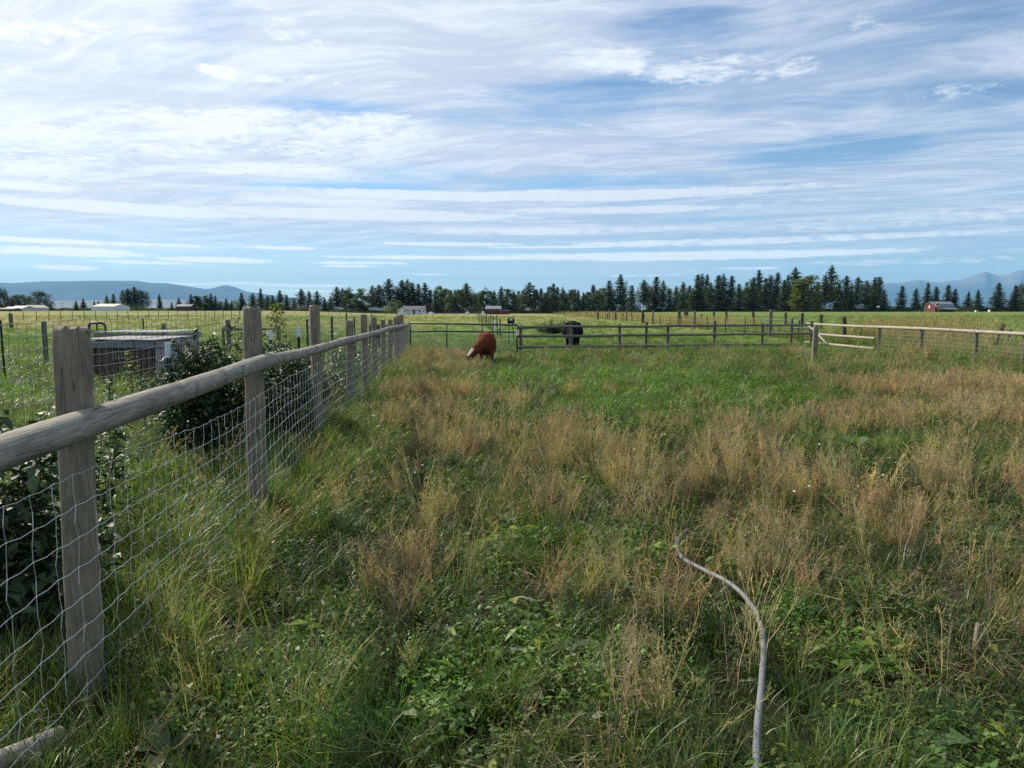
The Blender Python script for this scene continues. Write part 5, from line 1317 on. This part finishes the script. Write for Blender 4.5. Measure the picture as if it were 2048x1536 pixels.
M['grass'] = m_leaf('grass_blades', True, trans=0.32, rough=0.42, spec=0.35)
M['dry'] = m_leaf('dry_stalks', True, trans=0.22, rough=0.75, spec=0.15)
M['weedleaf'] = m_leaf('weed_leaves', True, trans=0.35, rough=0.5, spec=0.3)
_col = {}
def bag(name, objs):
    c = bpy.data.collections.new(name)
    for i, o in enumerate(objs): o.name = '%s_%02d' % (name, i); c.objects.link(o)
    return c
B_LUSH = bag('short_grass_clump', [grass_clump('g', 10 + i, 46, .085, .16, .0048, 1.5, M['grass']) for i in range(3)] + [grass_clump('g', 20 + i, 40, .10, .22, .005, 2.0, M['grass'], comb=i * 1.3) for i in range(3)])
B_LONG = bag('long_grass_clump', [grass_clump('g', 30 + i, 46, .09, .42, .0056, 1.6, M['grass'], .12, 5) for i in range(3)] + [grass_clump('g', 36 + i, 46, .09, .50, .005, 1.3, M['grass'], .12, 5) for i in range(2)])
B_LEAF = bag('leafy_weed_clump', [leafy_clump('l', 50 + i, 70, .10, .14, .028, M['weedleaf'], .55) for i in range(2)] + [leafy_clump('l', 55 + i, 38, .11, .12, .055, M['weedleaf'], .38) for i in range(2)] + [leafy_clump('l', 58 + i, 120, .09, .24, .016, M['weedleaf'], .6) for i in range(2)])
B_DRY = bag('dry_weed_bush', [dry_weed('d', 70 + i, 17, .42, M['dry'], 1.3, 8, .28) for i in range(2)] + [dry_weed('d', 73 + i, 12, .46, M['dry'], 1.4, 8, .34, rad=.12) for i in range(2)] + [dry_weed('d', 76 + i, 12, .52, M['dry'], 1.55, 6, .24, comb=c) for i, c in enumerate((.6, 1.0))])
B_DRYF = bag('far_dry_weed_bush', [dry_weed('d', 80 + i, 18, .42, M['dry'], 2.0, 6, .30, rad=.16, comb=(None, None, .7, 1.0)[i]) for i in range(4)])
B_STALK = bag('tall_dry_stalk', [dry_weed('d', 90 + i, 3, .62, M['dry'], 1.15, 11, .30, pods=True, comb=(None, .7, None, 1.1)[i]) for i in range(4)])
B_SEED = bag('seeding_grass_clump', [seed_grass('s', 100 + i, 15, .62, M['dry'], .45, (None, .5, .9)[i]) for i in range(3)])
B_SEEDF = bag('far_seeding_grass_clump', [seed_grass('s', 110 + i, 16, .85, M['dry'], .35, None, .25, 2.6) for i in range(3)])
B_THATCH = bag('thatch', [thatch('t', 120 + i, 60, M['dry']) for i in range(3)])
B_FAR = bag('pasture_tuft', [grass_clump('g', 130 + i, 60, .30, .20, .014, 1.6, M['grass'], .05, 2) for i in range(4)])

def scatter(name, X, Y, bagc, scale, tint, label, seed, lift=0.0, tilt=.12, spread=None, keep_hose=None):
    rs = np.random.RandomState(seed)
    if keep_hose is not None:
        hp = np.array([(p.x, p.y) for p in HOSE]); d = np.min(np.hypot(X[:, None] - hp[None, :, 0], Y[:, None] - hp[None, :, 1]), axis=1); k = d > keep_hose * rs.uniform(.3, 1.3, len(X))
        X, Y, scale, tint = X[k], Y[k], scale[k], tint[k]
    n = len(X); me = bpy.data.meshes.new(name); me.vertices.add(n)
    me.vertices.foreach_set('co', np.stack([X, Y, ground_h(X, Y) + lift], 1).astype(np.float32).ravel())
    rot = np.stack([rs.normal(0, tilt, n), rs.normal(0, tilt, n), rs.rand(n) * 6.28], 1) if spread is None else np.stack([rs.normal(0, tilt, n), rs.normal(0, tilt, n), spread + rs.normal(0, .7, n)], 1)
    for nm, ty, key, arr in (('rot', 'FLOAT_VECTOR', 'vector', rot), ('scl', 'FLOAT', 'value', scale), ('idx', 'INT', 'value', rs.randint(0, len(bagc.objects), n)), ('tint', 'FLOAT_COLOR', 'color', np.concatenate([tint, np.ones((n, 1))], 1))):
        a = me.attributes.new(nm, ty, 'POINT'); a.data.foreach_set(key, np.asarray(arr, dtype=np.int32 if ty == 'INT' else np.float32).ravel())
    o = bpy.data.objects.new(name, me); C.objects.link(o); tag(o, label, name.replace('_', ' '), kind='stuff')
    ng = bpy.data.node_groups.new(name, 'GeometryNodeTree'); ng.interface.new_socket('Geometry', in_out='INPUT', socket_type='NodeSocketGeometry'); ng.interface.new_socket('Geometry', in_out='OUTPUT', socket_type='NodeSocketGeometry')
    N = ng.nodes; L = ng.links; gi = N.new('NodeGroupInput'); go = N.new('NodeGroupOutput'); ip = N.new('GeometryNodeInstanceOnPoints'); ci = N.new('GeometryNodeCollectionInfo')
    ci.inputs['Collection'].default_value = bagc; ci.inputs['Separate Children'].default_value = True; ci.inputs['Reset Children'].default_value = True
    def at_(nm, ty):
        q = N.new('GeometryNodeInputNamedAttribute'); q.data_type = ty; q.inputs['Name'].default_value = nm; return q.outputs['Attribute']
    L.new(gi.outputs[0], ip.inputs['Points']); L.new(ci.outputs[0], ip.inputs['Instance']); ip.inputs['Pick Instance'].default_value = True
    L.new(at_('idx', 'INT'), ip.inputs['Instance Index']); er = N.new('FunctionNodeEulerToRotation'); L.new(at_('rot', 'FLOAT_VECTOR'), er.inputs[0]); L.new(er.outputs[0], ip.inputs['Rotation'])
    L.new(at_('scl', 'FLOAT'), ip.inputs['Scale']); L.new(ip.outputs[0], go.inputs[0])
    md = o.modifiers.new('scatter', 'NODES'); md.node_group = ng; return o

def wedge(y0, y1, dens, seed, margin=2.3, left=None, right=None):
    """uniform random points of the visible wedge of ground between two distances"""
    rs = np.random.RandomState(seed); w1 = .78 * y1 + margin; N = int((y1 - y0) * 2 * w1 * dens)
    y = rs.uniform(y0, y1, N); x = rs.uniform(-w1, w1, N); k = np.abs(x) < .78 * y + margin
    if left is not None: k &= x > left(y)
    if right is not None: k &= x < right(y)
    return x[k], y[k], rs

def cat(*p): return np.concatenate(p)
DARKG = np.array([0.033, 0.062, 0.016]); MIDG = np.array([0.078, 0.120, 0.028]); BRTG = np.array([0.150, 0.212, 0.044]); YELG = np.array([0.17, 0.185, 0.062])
TAN = np.array([0.40, 0.305, 0.180]); GOLD = np.array([0.42, 0.315, 0.150]); RUST = np.array([0.35, 0.242, 0.148]); GREYB = np.array([0.20, 0.165, 0.11]); STRAW = np.array([0.42, 0.34, 0.17])
def jitter(c, rs, s=.2): return c * (1 + rs.normal(0, s, (len(c), 1))) * (1 + rs.normal(0, s * .4, c.shape))

def meadow():
    # green grass under everything
    P = [wedge(1.2, 5, 85, 1), wedge(5, 9, 55, 2), wedge(9, 15, 30, 3), wedge(15, 28, 15, 4)]
    x = cat(*[p[0] for p in P]); y = cat(*[p[1] for p in P]); rs = np.random.RandomState(5); n = len(x)
    D = dry_amount(x, y); G = patch(GRN, x, y); lf = sstep(0.2, -.3, x - fence_x(y)); bald = sstep(.62, .75, fbm(x, y, 1.3, 60)) * (1 - lf)
    k = rs.rand(n) > .40 * D + .30 * bald; x, y, D, G, lf = x[k], y[k], D[k], G[k], lf[k]; n = len(x)
    q = fbm(x, y, .9, 71, 4)
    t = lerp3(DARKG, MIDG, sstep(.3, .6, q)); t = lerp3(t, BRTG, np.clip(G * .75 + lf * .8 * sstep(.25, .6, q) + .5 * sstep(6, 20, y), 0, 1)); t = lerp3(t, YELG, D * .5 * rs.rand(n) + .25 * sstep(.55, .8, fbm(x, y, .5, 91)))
    t = lerp3(t, YELG * .9, sstep(17, 24, y) * sstep(4, 10, x) * .55)
    sc = rs.uniform(.6, 1.3, n) * (1 + .35 * sstep(.5, .8, fbm(x, y, 1.7, 44)) + .25 * lf) * np.where(y > 9, 1.25, 1.0) * np.where(y > 15, 1.2, 1) * np.where((y > 23) & (x > 0), .62, 1)
    hp = np.array([(p.x, p.y) for p in HOSE]); dh = np.min(np.hypot(x[:, None] - hp[None, :, 0], y[:, None] - hp[None, :, 1]), axis=1); sc *= np.where(dh < .10, .55, 1)
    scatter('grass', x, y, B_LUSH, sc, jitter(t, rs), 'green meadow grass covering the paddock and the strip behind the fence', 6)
    # broad leaved weeds and clover
    P = [wedge(1.4, 5, 56, 11), wedge(5, 10, 34, 12), wedge(10, 26, 12, 13)]
    x = cat(*[p[0] for p in P]); y = cat(*[p[1] for p in P]); n = len(x); rs = np.random.RandomState(15)
    q = sstep(.42, .62, fbm(x, y, 1.2, 81)); G = patch(GRN, x, y); D = dry_amount(x, y); lf = sstep(0, -.4, x - fence_x(y))
    k = rs.rand(n) < (.25 + .75 * np.maximum(q, G)) * (1 - .6 * D) * (1 - .6 * lf); x, y, G, q = x[k], y[k], G[k], q[k]; n = len(x)
    t = lerp3(MIDG, np.array([.10, .19, .036]), np.clip(G + .6 * rs.rand(n), 0, 1)); sc = rs.uniform(.7, 1.5, n) * np.where(y > 9, 1.4, 1)
    scatter('leafy_weeds', x, y, B_LEAF, sc, jitter(t, rs), 'low clover and small broad leaved weeds among the grass', 16, keep_hose=.04)
    # dead weed bushes near and far
    P = [wedge(2.0, 6, 16, 21, 1.8), wedge(6, 9, 20, 22, 1.8)]
    x = cat(*[p[0] for p in P]); y = cat(*[p[1] for p in P]); n = len(x); rs = np.random.RandomState(25); D = dry_amount(x, y)
    k = rs.rand(n) < np.clip(D * 1.15 - .08, 0, 1); x, y, D = x[k], y[k], D[k]; n = len(x)
    h = fbm(x, y, .7, 95, 3)[:, None]; r3 = rs.rand(n, 1)
    t = np.where(r3 < .38, TAN, np.where(r3 < .62, GOLD, np.where(r3 < .84, RUST, GREYB))) * (.75 + .5 * h)
    scatter('dry_weeds', x, y, B_DRY, rs.uniform(.5, 1.1, n) * (.65 + .5 * D), jitter(t, rs, .15), 'brown dead branching weeds in patches over the near paddock', 26, keep_hose=.10, tilt=.16)
    P = [wedge(9, 15, 17, 31), wedge(15, 27, 11, 32)]
    x = cat(*[p[0] for p in P]); y = cat(*[p[1] for p in P]); n = len(x); rs = np.random.RandomState(35); D = dry_amount(x, y)
    k = rs.rand(n) < np.clip(D * 1.2 - .06, 0, 1); x, y, D = x[k], y[k], D[k]; n = len(x); r3 = rs.rand(n, 1)
    t = np.where(r3 < .4, TAN, np.where(r3 < .65, RUST * 1.1, np.where(r3 < .8, GOLD, GREYB)))
    scatter('dry_weeds', x, y, B_DRYF, rs.uniform(.7, 1.2, n) * (.7 + .4 * D), jitter(t, rs, .15), 'reddish brown dead weeds in drifts towards the far end of the paddock', 36, tilt=.15)
    # single tall dry stalks leaning over the green
    P = [wedge(1.9, 5, 3.4, 41, .4), wedge(5, 10, 2.4, 42)]
    x = cat(*[p[0] for p in P]); y = cat(*[p[1] for p in P]); rs = np.random.RandomState(45); k = (x > fence_x(y) + .3); x, y = x[k], y[k]; n = len(x)
    r3 = rs.rand(n, 1); t = np.where(r3 < .5, GOLD, np.where(r3 < .8, TAN, GREYB))
    scatter('dry_stalks', x, y, B_STALK, rs.uniform(.55, 1.1, n), jitter(t, rs, .15), 'single dry branching stalks rising out of the green grass', 46, keep_hose=.14, tilt=.3, spread=.2)
    # thatch
    P = [wedge(1.6, 6, 12, 51), wedge(6, 12, 6, 52)]
    x = cat(*[p[0] for p in P]); y = cat(*[p[1] for p in P]); rs = np.random.RandomState(55); k = (x > fence_x(y)) & (rs.rand(len(x)) < .35 + .6 * dry_amount(x, y)); x, y = x[k], y[k]; n = len(x)
    r3 = rs.rand(n, 1); t = np.where(r3 < .5, GREYB * 1.2, np.where(r3 < .8, TAN, STRAW * .8))
    scatter('dead_straw', x, y, B_THATCH, rs.uniform(.7, 1.3, n), jitter(t, rs, .15), 'loose dead stems and straw lying between the plants', 56, lift=.02, tilt=.1)
    # long grass hugging the near fence, the rail fences and the far end
    def band(fx, y0, y1, w, dens, seed):
        rs = np.random.RandomState(seed); n = int((y1 - y0) * dens); y = rs.uniform(y0, y1, n) if y0 > 1 else y0 + (y1 - y0) * rs.rand(n) ** .9; return fx(y) + rs.normal(0, w, n), y
    a = band(fence_x, .6, 25, .20, 17, 61); b = band(lambda q: fence_x(q) + .35, 2, 25, .25, 9, 62); c = band(lambda q: 14.6 + 0 * q, 14, 29, .6, 20, 63)
    rs = np.random.RandomState(64); f = rs.rand(190); dx = 1.2 + f * 12.6; dcy = 26.4 + (dx - .3) / 13.9 * 6.8 + rs.normal(-.1, .35, 190)
    e = wedge(1.5, 12, 5, 65, right=lambda q: fence_x(q) - .2)
    f2 = wedge(17, 30, 2.2, 66, left=lambda q: 0 * q + 4.0); rs_ = np.random.RandomState(69); gx = rs_.uniform(15.0, 19.5, 800); gy = rs_.uniform(19, 42, 800)
    x = cat(a[0], b[0], c[0], dx, e[0], f2[0], gx); y = cat(a[1], b[1], c[1], dcy, e[1], f2[1], gy); n = len(x); rs = np.random.RandomState(67)
    q = fbm(x, y, 1.1, 97); t = lerp3(MIDG, BRTG, sstep(.3, .65, q)); t = lerp3(t, DARKG, .5 * sstep(.5, .3, q)); t = lerp3(t, YELG, .40 * sstep(.45, .8, fbm(x, y, 1.6, 98)) + .3 * sstep(12, 20, y)); ps = sstep(13, 14.4, x); t = lerp3(t, YELG * 1.1, ps * .6)
    scatter('tall_grass', x, y, B_LONG, rs.uniform(.5, 1.0, n) * np.where(y > 14, 1.15, 1) * (1 - .4 * ((x > 1) & (x < 13.4))) * np.where((x > 11) & (x < 15) & (y > 26), .55, 1), jitter(t, rs), 'long arching grass growing up along the fences', 68, tilt=.15)
    # seeding grass, straw coloured
    a = band(lambda q: fence_x(q) + .25, 1.8, 25, .35, 1.1, 71); c = band(lambda q: 14.4 + 0 * q, 15, 28, .9, 6, 72); d = wedge(16, 26, .9, 73, left=lambda q: 0 * q + 3.5); e = band(lambda q: fence_x(q) - 1.0, 2.5, 12, .6, 2.0, 74); f = wedge(2.2, 12, .6, 75)
    x = cat(a[0], c[0], d[0], e[0], f[0]); y = cat(a[1], c[1], d[1], e[1], f[1]); n = len(x); rs = np.random.RandomState(76); t = np.where(rs.rand(n, 1) < .5, STRAW * .85, GOLD)
    scatter('seeding_grass', x, y, B_SEED, rs.uniform(.6, 1.05, n) * np.where(y > 14, 1.1, 1), jitter(t, rs, .15), 'pale seeding grass stalks standing along the fences', 77, tilt=.18, spread=0.3)
    # wild tall grass along the far wire fence and on the ditch bank
    rs = np.random.RandomState(81); n = 3600; yy = 29 + (rs.rand(n) ** 1.3) * 240; xx = 17.2 + (yy - 30) * .03 + rs.normal(0, 1.5, n) * (1 + yy * .012)
    hill = [(1383, 66, 3.2, 400), (1850, 34, 1.4, 110), (1790, 36, 1.2, 80), (1740, 38, 1.0, 40), (1900, 31, 1.0, 50), (1960, 27, 1.0, 20)]
    for px, Y, w, m in hill:
        g = at(px, Y); xx = cat(xx, g.x + rs.normal(0, w, m)); yy = cat(yy, Y + rs.normal(0, w * .8, m))
    k = (xx > 14.9); xx, yy = xx[k], yy[k]; n = len(xx); t = lerp3(STRAW * .9, YELG, sstep(.35, .65, fbm(xx, yy, .4, 83))); gm = (rs.rand(n) < .45)[:, None]; t = np.where(gm & (np.arange(n) < n - 300)[:, None], BRTG * .9, t)
    isp = np.arange(n) >= n - 300; isp |= (yy > 62) & (rs.rand(n) < .6); ns = ~isp; sc = rs.uniform(.6, 1.15, n)
    scatter('wild_plume_grass', xx[isp], yy[isp], B_SEEDF, (sc * np.where(np.arange(n) >= n - 300, 1.45, 1.0) * (1 + .25 * sstep(60, 200, yy)))[isp], jitter(STRAW * np.where(rs.rand(n, 1) < .7, .95, .7), rs, .12)[isp], 'pale plumed wild grass standing on the bank behind the right fence', 84, tilt=.08)
    scatter('wild_grass', xx[ns], yy[ns], B_LONG, (sc * 1.25)[ns], jitter(lerp3(BRTG * .8, YELG, rs.rand(n) * .5) * .95, rs, .15)[ns], 'rank green and yellowing grass along the far wire fence', 85, tilt=.15)
    # grazed pasture beyond, tufts getting sparser with distance
    P = [wedge(26, 45, 3.6, 91, 2), wedge(45, 80, 1.1, 92, 2), wedge(80, 170, .28, 93, 2)]; Pl = wedge(10, 27, 6, 94, 2, right=lambda q: 0 * q - 3.9)
    P2 = wedge(11, 26, 0.01, 95)
    x = cat(*[p[0] for p in P], Pl[0]); y = cat(*[p[1] for p in P], Pl[1]); n = len(x); rs = np.random.RandomState(96)
    t = field_col(x, y) * (0.75 + .5 * fbm(x, y, .5, 99))[:, None]; t = np.where((y < 27)[:, None], lerp3(MIDG, BRTG, sstep(.3, .6, fbm(x, y, .8, 98))) * 1.1, t)
    hgt = rs.uniform(.35, .9, n) * np.where((y < 27) & (x < -3), .55, 1) * (1 + .9 * sstep(.55, .8, fbm(x, y, .45, 101))) * np.where(y > 80, 1.5, 1)
    scatter('pasture_grass', x, y, B_FAR, hgt, jitter(t, rs, .12), 'short grazed green grass of the pasture beyond the gate and fences', 97)
meadow()

# ------------------------------------------------------------------ bushes and single plants
def leaves_on(cen, size, rs, droop=.2, narrow=.6):
    """folded pointed leaves at the given points"""
    n = len(cen); d = rs.rand(n) * 6.28; el = rs.uniform(-.9, .5, n) - droop * .3; s = size * rs.uniform(.6, 1.25, n)
    f = np.stack([np.cos(d) * np.cos(el), np.sin(d) * np.cos(el), np.sin(el)], 1); sd = np.stack([-np.sin(d), np.cos(d), rs.uniform(-.35, .35, n)], 1); sd /= np.linalg.norm(sd, axis=1, keepdims=True); up = np.cross(f, sd)
    e = lambda a, b, c: cen + f * (s * a)[:, None] + sd * (s * narrow * b)[:, None] + up * (s * c)[:, None]
    P = [e(0, 0, 0), e(.35, .5, .12), e(.75, .33, .08), e(1.05, 0, -.1), e(.75, -.33, .08), e(.35, -.5, .12), e(.5, 0, -.02)]
    V = np.stack(P, 1).reshape(-1, 3); b = np.arange(n)[:, None] * 7
    T = np.concatenate([b + np.array(t) for t in ((0, 1, 6), (1, 2, 6), (2, 3, 6), (3, 4, 6), (4, 5, 6), (5, 0, 6))])
    return V, T, np.repeat(rs.rand(n), 7)

M['bush_leaf'] = m_leaf('dark_bush_leaves', base=(0.026, 0.052, 0.024), alt=(0.052, 0.088, 0.036), trans=0.16, rough=0.5, spec=0.25)
M['bush_leaf2'] = m_leaf('green_bush_leaves', base=(0.035, 0.07, 0.025), alt=(0.06, 0.10, 0.035), trans=0.25, rough=0.35, spec=0.5)
M['sapling_leaf'] = m_leaf('sapling_leaves', base=(0.13, 0.16, 0.035), alt=(0.20, 0.20, 0.05), trans=0.4, rough=0.45, spec=0.35)
M['dock_leaf'] = m_leaf('dock_leaves', base=(0.07, 0.12, 0.035), alt=(0.11, 0.17, 0.06), trans=0.3, rough=0.4, spec=0.4)
M['silver_leaf'] = m_leaf('pale_leaves', base=(0.16, 0.20, 0.13), alt=(0.24, 0.27, 0.18), trans=0.2, rough=0.5, spec=0.4)

def bush(px, Y, xoff, R3, nleaf, lsize, seed, label, mat='bush_leaf', stems=26, name='leafy_bush', shoots=10):
    rs = np.random.RandomState(seed); g = at(px, Y); g = Vector((g.x + xoff, Y, gz(g.x + xoff, Y))); r = empty(name, g, label=label, cat='bush'); rx, ry, H = R3
    lob = [(rs.normal(0, .42) * rx, rs.normal(0, .42) * ry, rs.uniform(.22, .70) * H, rs.uniform(.36, .56)) for _ in range(9)]; c = []
    while len(c) < nleaf:
        l = lob[rs.randint(9)]; d = rs.normal(size=3); d /= np.linalg.norm(d); q = rs.uniform(.55, 1.02)
        p = np.array(l[:3]) + d * np.array([rx * l[3] * 1.35, ry * l[3] * 1.35, H * .36]) * q
        if p[2] > .03: c.append(p)
    st = MB()
    for i in range(stems):
        a = rs.rand() * 6.28; l = lob[i % 9]; e = np.array(l[:3]) + rs.normal(size=3) * np.array([rx * .3, ry * .3, H * .1]); m = np.array([e[0] * .5, e[1] * .5, e[2] * .5])
        st.tube([(math.cos(a) * .12, math.sin(a) * .12, -.02), tuple(m), tuple(e)], [.011, .007, .003], 5, False)
    for i in range(shoots):                        # upright shoots breaking the outline
        a = rs.rand() * 6.28; b = np.array([math.cos(a) * rx * rs.uniform(.1, .95), math.sin(a) * ry * rs.uniform(.1, .95), H * rs.uniform(.6, .85)]); e = b + np.array([rs.normal(0, .08), rs.normal(0, .08), rs.uniform(.12, .38)])
        st.tube([tuple(b * .7), tuple(b), tuple(e)], [.006, .004, .002], 4, False)
        for u in np.linspace(0, 1, 14): c.append(b + (e - b) * u + rs.normal(0, .012, 3))
    V, T, rn = leaves_on(np.array(c), lsize, rs); o = leaf_mesh('foliage', V, T, M[mat], rn, link=True, parent=r); o['kind'] = 'stuff'
    o = st.build('stems', M['stem'], r); o['kind'] = 'stuff'; return r
bush(60, 3.75, -.05, (.42, .50, 1.12), 2000, .085, 1, 'dark leafy bush behind the nearest post, reaching out of the frame at left', shoots=8)
bush(215, 4.8, -.10, (.30, .34, .95), 800, .065, 2, 'low dark leafy bush showing through the wire just right of the nearest post', 'bush_leaf', 14, shoots=5)
bush(440, 7.9, .05, (.58, .62, 1.44), 6200, .07, 3, 'large dense dark leafy bush in front of the pallet pens', shoots=14)
bush(560, 9.4, 0.0, (.50, .85, 1.18), 4800, .07, 4, 'dark leafy bush between the two tall posts', shoots=14)
bush(640, 12.4, .05, (.42, 1.0, 1.0), 2600, .06, 5, 'bush with small pale edged leaves right of the second tall post', 'bush_leaf2', 20, shoots=12)
bush(690, 15.2, 0, (.40, 1.2, .95), 1100, .06, 6, 'farther green bush in the row, between the short posts', 'bush_leaf2', 16, shoots=10)
bush(730, 19.0, -.1, (.40, 1.6, .85), 900, .06, 7, 'last small green bush of the row near the far posts', 'bush_leaf2', 12, shoots=8)
bush(1110, 46, 0, (.95, .7, .80), 3000, .10, 8, 'dark low shrub heap in the wire cage beyond the rail fence', 'bush_leaf', 16, 'dark_shrub', shoots=14)
bush(1690, 36, 0.9, (.5, .5, .8), 500, .09, 9, 'small dark bush tangled behind the pale rails of the fence corner', 'bush_leaf2', 10, shoots=4)

def sapling(px, Y, H, nleaf, lsize, seed, label, mat, top=.35, spread=.14, tone='bark', name='sapling', catn='sapling'):
    rs = np.random.RandomState(seed); g = at(px, Y); r = empty(name, g, label=label, cat=catn); c = []
    st = MB(); st.tube([(0, 0, -.02), (.02, 0, H * .4), (-.01, .01, H * .75), (.01, 0, H)], [.011, .009, .006, .002], 6)
    for i in range(nleaf):
        u = rs.uniform(top, 1.0); a = rs.rand() * 6.28; q = spread * math.sin(min(1, (1.08 - u) * 1.6) * 1.57 + .15) * math.sqrt(rs.rand()); c.append((math.cos(a) * q, math.sin(a) * q, H * u))
    for i in range(9):
        u = rs.uniform(top, .95); a = rs.rand() * 6.28; st.tube([(0, 0, H * u), (math.cos(a) * spread * .8, math.sin(a) * spread * .8, H * u + .08)], [.004, .0015], 4, False)
    V, T, rn = leaves_on(np.array(c), lsize, rs); o = leaf_mesh('foliage', V, T, M[mat], rn, link=True, parent=r); o['kind'] = 'stuff' if nleaf > 300 else 'thing'
    if nleaf <= 300: del o['kind']
    st.build('stem', M['bark' if tone == 'bark' else 'stem'], r); return r
def sapz(py, px, Y): return zat(py, Y) - at(px, Y).z
sapling(560, 11.5, sapz(606, 560, 11.5), 260, .075, 31, 'young tree with yellow green leaves on a bare stem between the tall posts', 'sapling_leaf', .52, .20)
sapling(268, 9.0, sapz(698, 268, 9.0), 110, .06, 32, 'thin upright weed with pale green leaves in front of the pallet pens', 'sapling_leaf', .25, .08, 's', 'tall_weed', 'weed')
sapling(226, 8.2, sapz(752, 226, 8.2), 150, .05, 33, 'dark bushy weed below the left part of the front pallet pen', 'bush_leaf', .15, .10, 's', 'tall_weed', 'weed')
sapling(290, 8.4, sapz(756, 290, 8.4), 150, .05, 34, 'dark bushy weed right of the pale green weed, by the rail', 'bush_leaf', .15, .11, 's', 'tall_weed', 'weed')
sapling(462, 11.0, sapz(712, 462, 11.0), 60, .05, 35, 'small sprig rising beside the left edge of the tall post', 'bush_leaf2', .3, .07, 's', 'tall_weed', 'weed')
sapling(584, 12.2, sapz(668, 584, 12.2), 90, .05, 36, 'reddish thin shrub beside the young yellow green tree', 'sapling_leaf', .3, .12, 's', 'tall_weed', 'weed')

def dock(px, py, seed, label, n=7, L=.20, mat='dock_leaf', flat=False):
    """a rosette of long wavy leaves"""
    rs = np.random.RandomState(seed); g = on_ground(px, py, .06); r = empty('broadleaf_plant', g + Vector((0, 0, .03)), label=label, cat='plant')
    for i in range(n):
        a = i * 2.4 + rs.uniform(-.3, .3); l = L * rs.uniform(.6, 1.15); w = l * rs.uniform(.13, .2); pitch = rs.uniform(.05, .5) if flat else rs.uniform(.4, 1.1); V = []; seg = 7; p = Vector((0, 0, 0))
        for k in range(seg + 1):
            f = k / seg; pr = math.sin(min(1, f * 1.06 + .03) * 3.14) ** .8 * w + .003; d = Vector((math.cos(a) * math.cos(pitch), math.sin(a) * math.cos(pitch), math.sin(pitch))); s = Vector((-math.sin(a), math.cos(a), 0)); wv = .16 * w * math.sin(k * 2.3 + i)
            V += [p - s * pr + Vector((0, 0, .25 * pr + wv)), p.copy(), p + s * pr + Vector((0, 0, .25 * pr - wv))]; p = p + d * (l / seg); pitch -= rs.uniform(.12, .3)
        Fc = [q for k in range(seg) for q in ((3 * k, 3 * k + 1, 3 * k + 4, 3 * k + 3), (3 * k + 1, 3 * k + 2, 3 * k + 5, 3 * k + 4))]
        leaf_mesh('leaf', [tuple(v) for v in V], np.array(Fc), M[mat], np.full(len(V), rs.rand()), link=True, parent=r)
    return r
dock(1000, 1300, 1, 'pale green broad leaf standing upright in the trodden grass near the bottom centre', 2, .17, 'silver_leaf')
dock(1045, 1385, 2, 'pale dock rosette low in the grass below the upright pale leaf', 4, .15, 'silver_leaf', True)
dock(1140, 1290, 3, 'dark green dock plant with wide leaves, right of the bottom centre', 7, .19)
dock(1495, 1350, 4, 'small pale leaf lying beside the grey pipe', 2, .08, 'silver_leaf', True)
dock(1850, 1500, 5, 'green lobed plant at the bottom right corner', 9, .20)
dock(1960, 1075, 6, 'leafy bright green plant on the right, above the pale broken stake', 12, .26)
dock(1900, 1090, 7, 'bright green plant just left of the larger leafy one on the right', 9, .20)
dock(1700, 895, 8, 'broad green leaves in the green hollow right of centre', 12, .34)
dock(1245, 1170, 9, 'green plant among the weeds below the end of the grey pipe', 7, .16)
dock(330, 1500, 10, 'long dark dock leaves beside the foot of the nearest post', 6, .22)
dock(700, 1430, 11, 'greyish broad leaves in the dark grass at the bottom left of centre', 6, .18, 'silver_leaf', True)
dock(120, 1400, 12, 'pale leaves behind the wire left of the nearest post', 7, .18)
dock(1010, 1040, 13, 'small bright green plant in the green hollow at the centre', 8, .20)
dock(900, 815, 14, 'single bright green plant among brown weeds near the fence', 6, .25)
def stake():
    g = on_ground(1950, 1322); V, Fc = log_mesh(.17, .017, .014, 5, 9, worn=.012); o = mesh_obj('broken_stake', V, Fc, M['post'], None, True); o.location = g; o.rotation_euler = (-.1, .16, .3); auto(o)
    tag(o, 'pale broken wooden stake sticking out of the grass at the right', 'stake')
stake()
M['husk'] = m_plain('dry_husk', (.36, .30, .20), .8, 0, .2, 20)
def husk(px, py, L, ang, seed, label):
    g = on_ground(px, py, .12); rs = random.Random(seed); pts = [Vector((math.cos(ang) * L * f, math.sin(ang) * L * f, .12 + .015 * math.sin(f * 5 + seed))) for f in (0, .25, .5, .75, 1)]
    o = MB().tube(pts, [.003, .008, .010, .007, .002], 6).build('dry_leaf', M['husk'], None, True); o.location = g; o.scale = (1, 1, 1); tag(o, label, 'dry leaf')
husk(1030, 1200, .16, .1, 1, 'curled tan dead leaf lying across the grass at the lower centre')
husk(975, 1085, .12, -.6, 2, 'curled pale dead leaf beside the dead stalk at the centre')
def dandelions():
    rs = np.random.RandomState(9); c = []
    cols = [(845, 932), (830, 947), (1330, 870), (1768, 952), (1752, 948), (1620, 975), (1590, 985), (1718, 975), (1640, 890), (1270, 900), (1060, 850), (900, 880)]
    b = MB(); h = MB()
    for i, (px, py) in enumerate(sorted(cols)):
        g = on_ground(px, py, .22); r = empty('dandelion_clock', g, label='white dandelion seed head on a thin stalk, %s from the left' % ORD[i], cat='seed head', group='dandelion seed heads')
        b = MB(); b.tube([(0, 0, 0), (.01, 0, .12), (0, .01, .22)], .0013, 4); b.build('stalk', M['stem'], r)
        h = MB(); ball(h, (0, .01, .225), .010, nu=8, nv=6); h.build('seed_head', M['white_paint'], r, True)
dandelions()
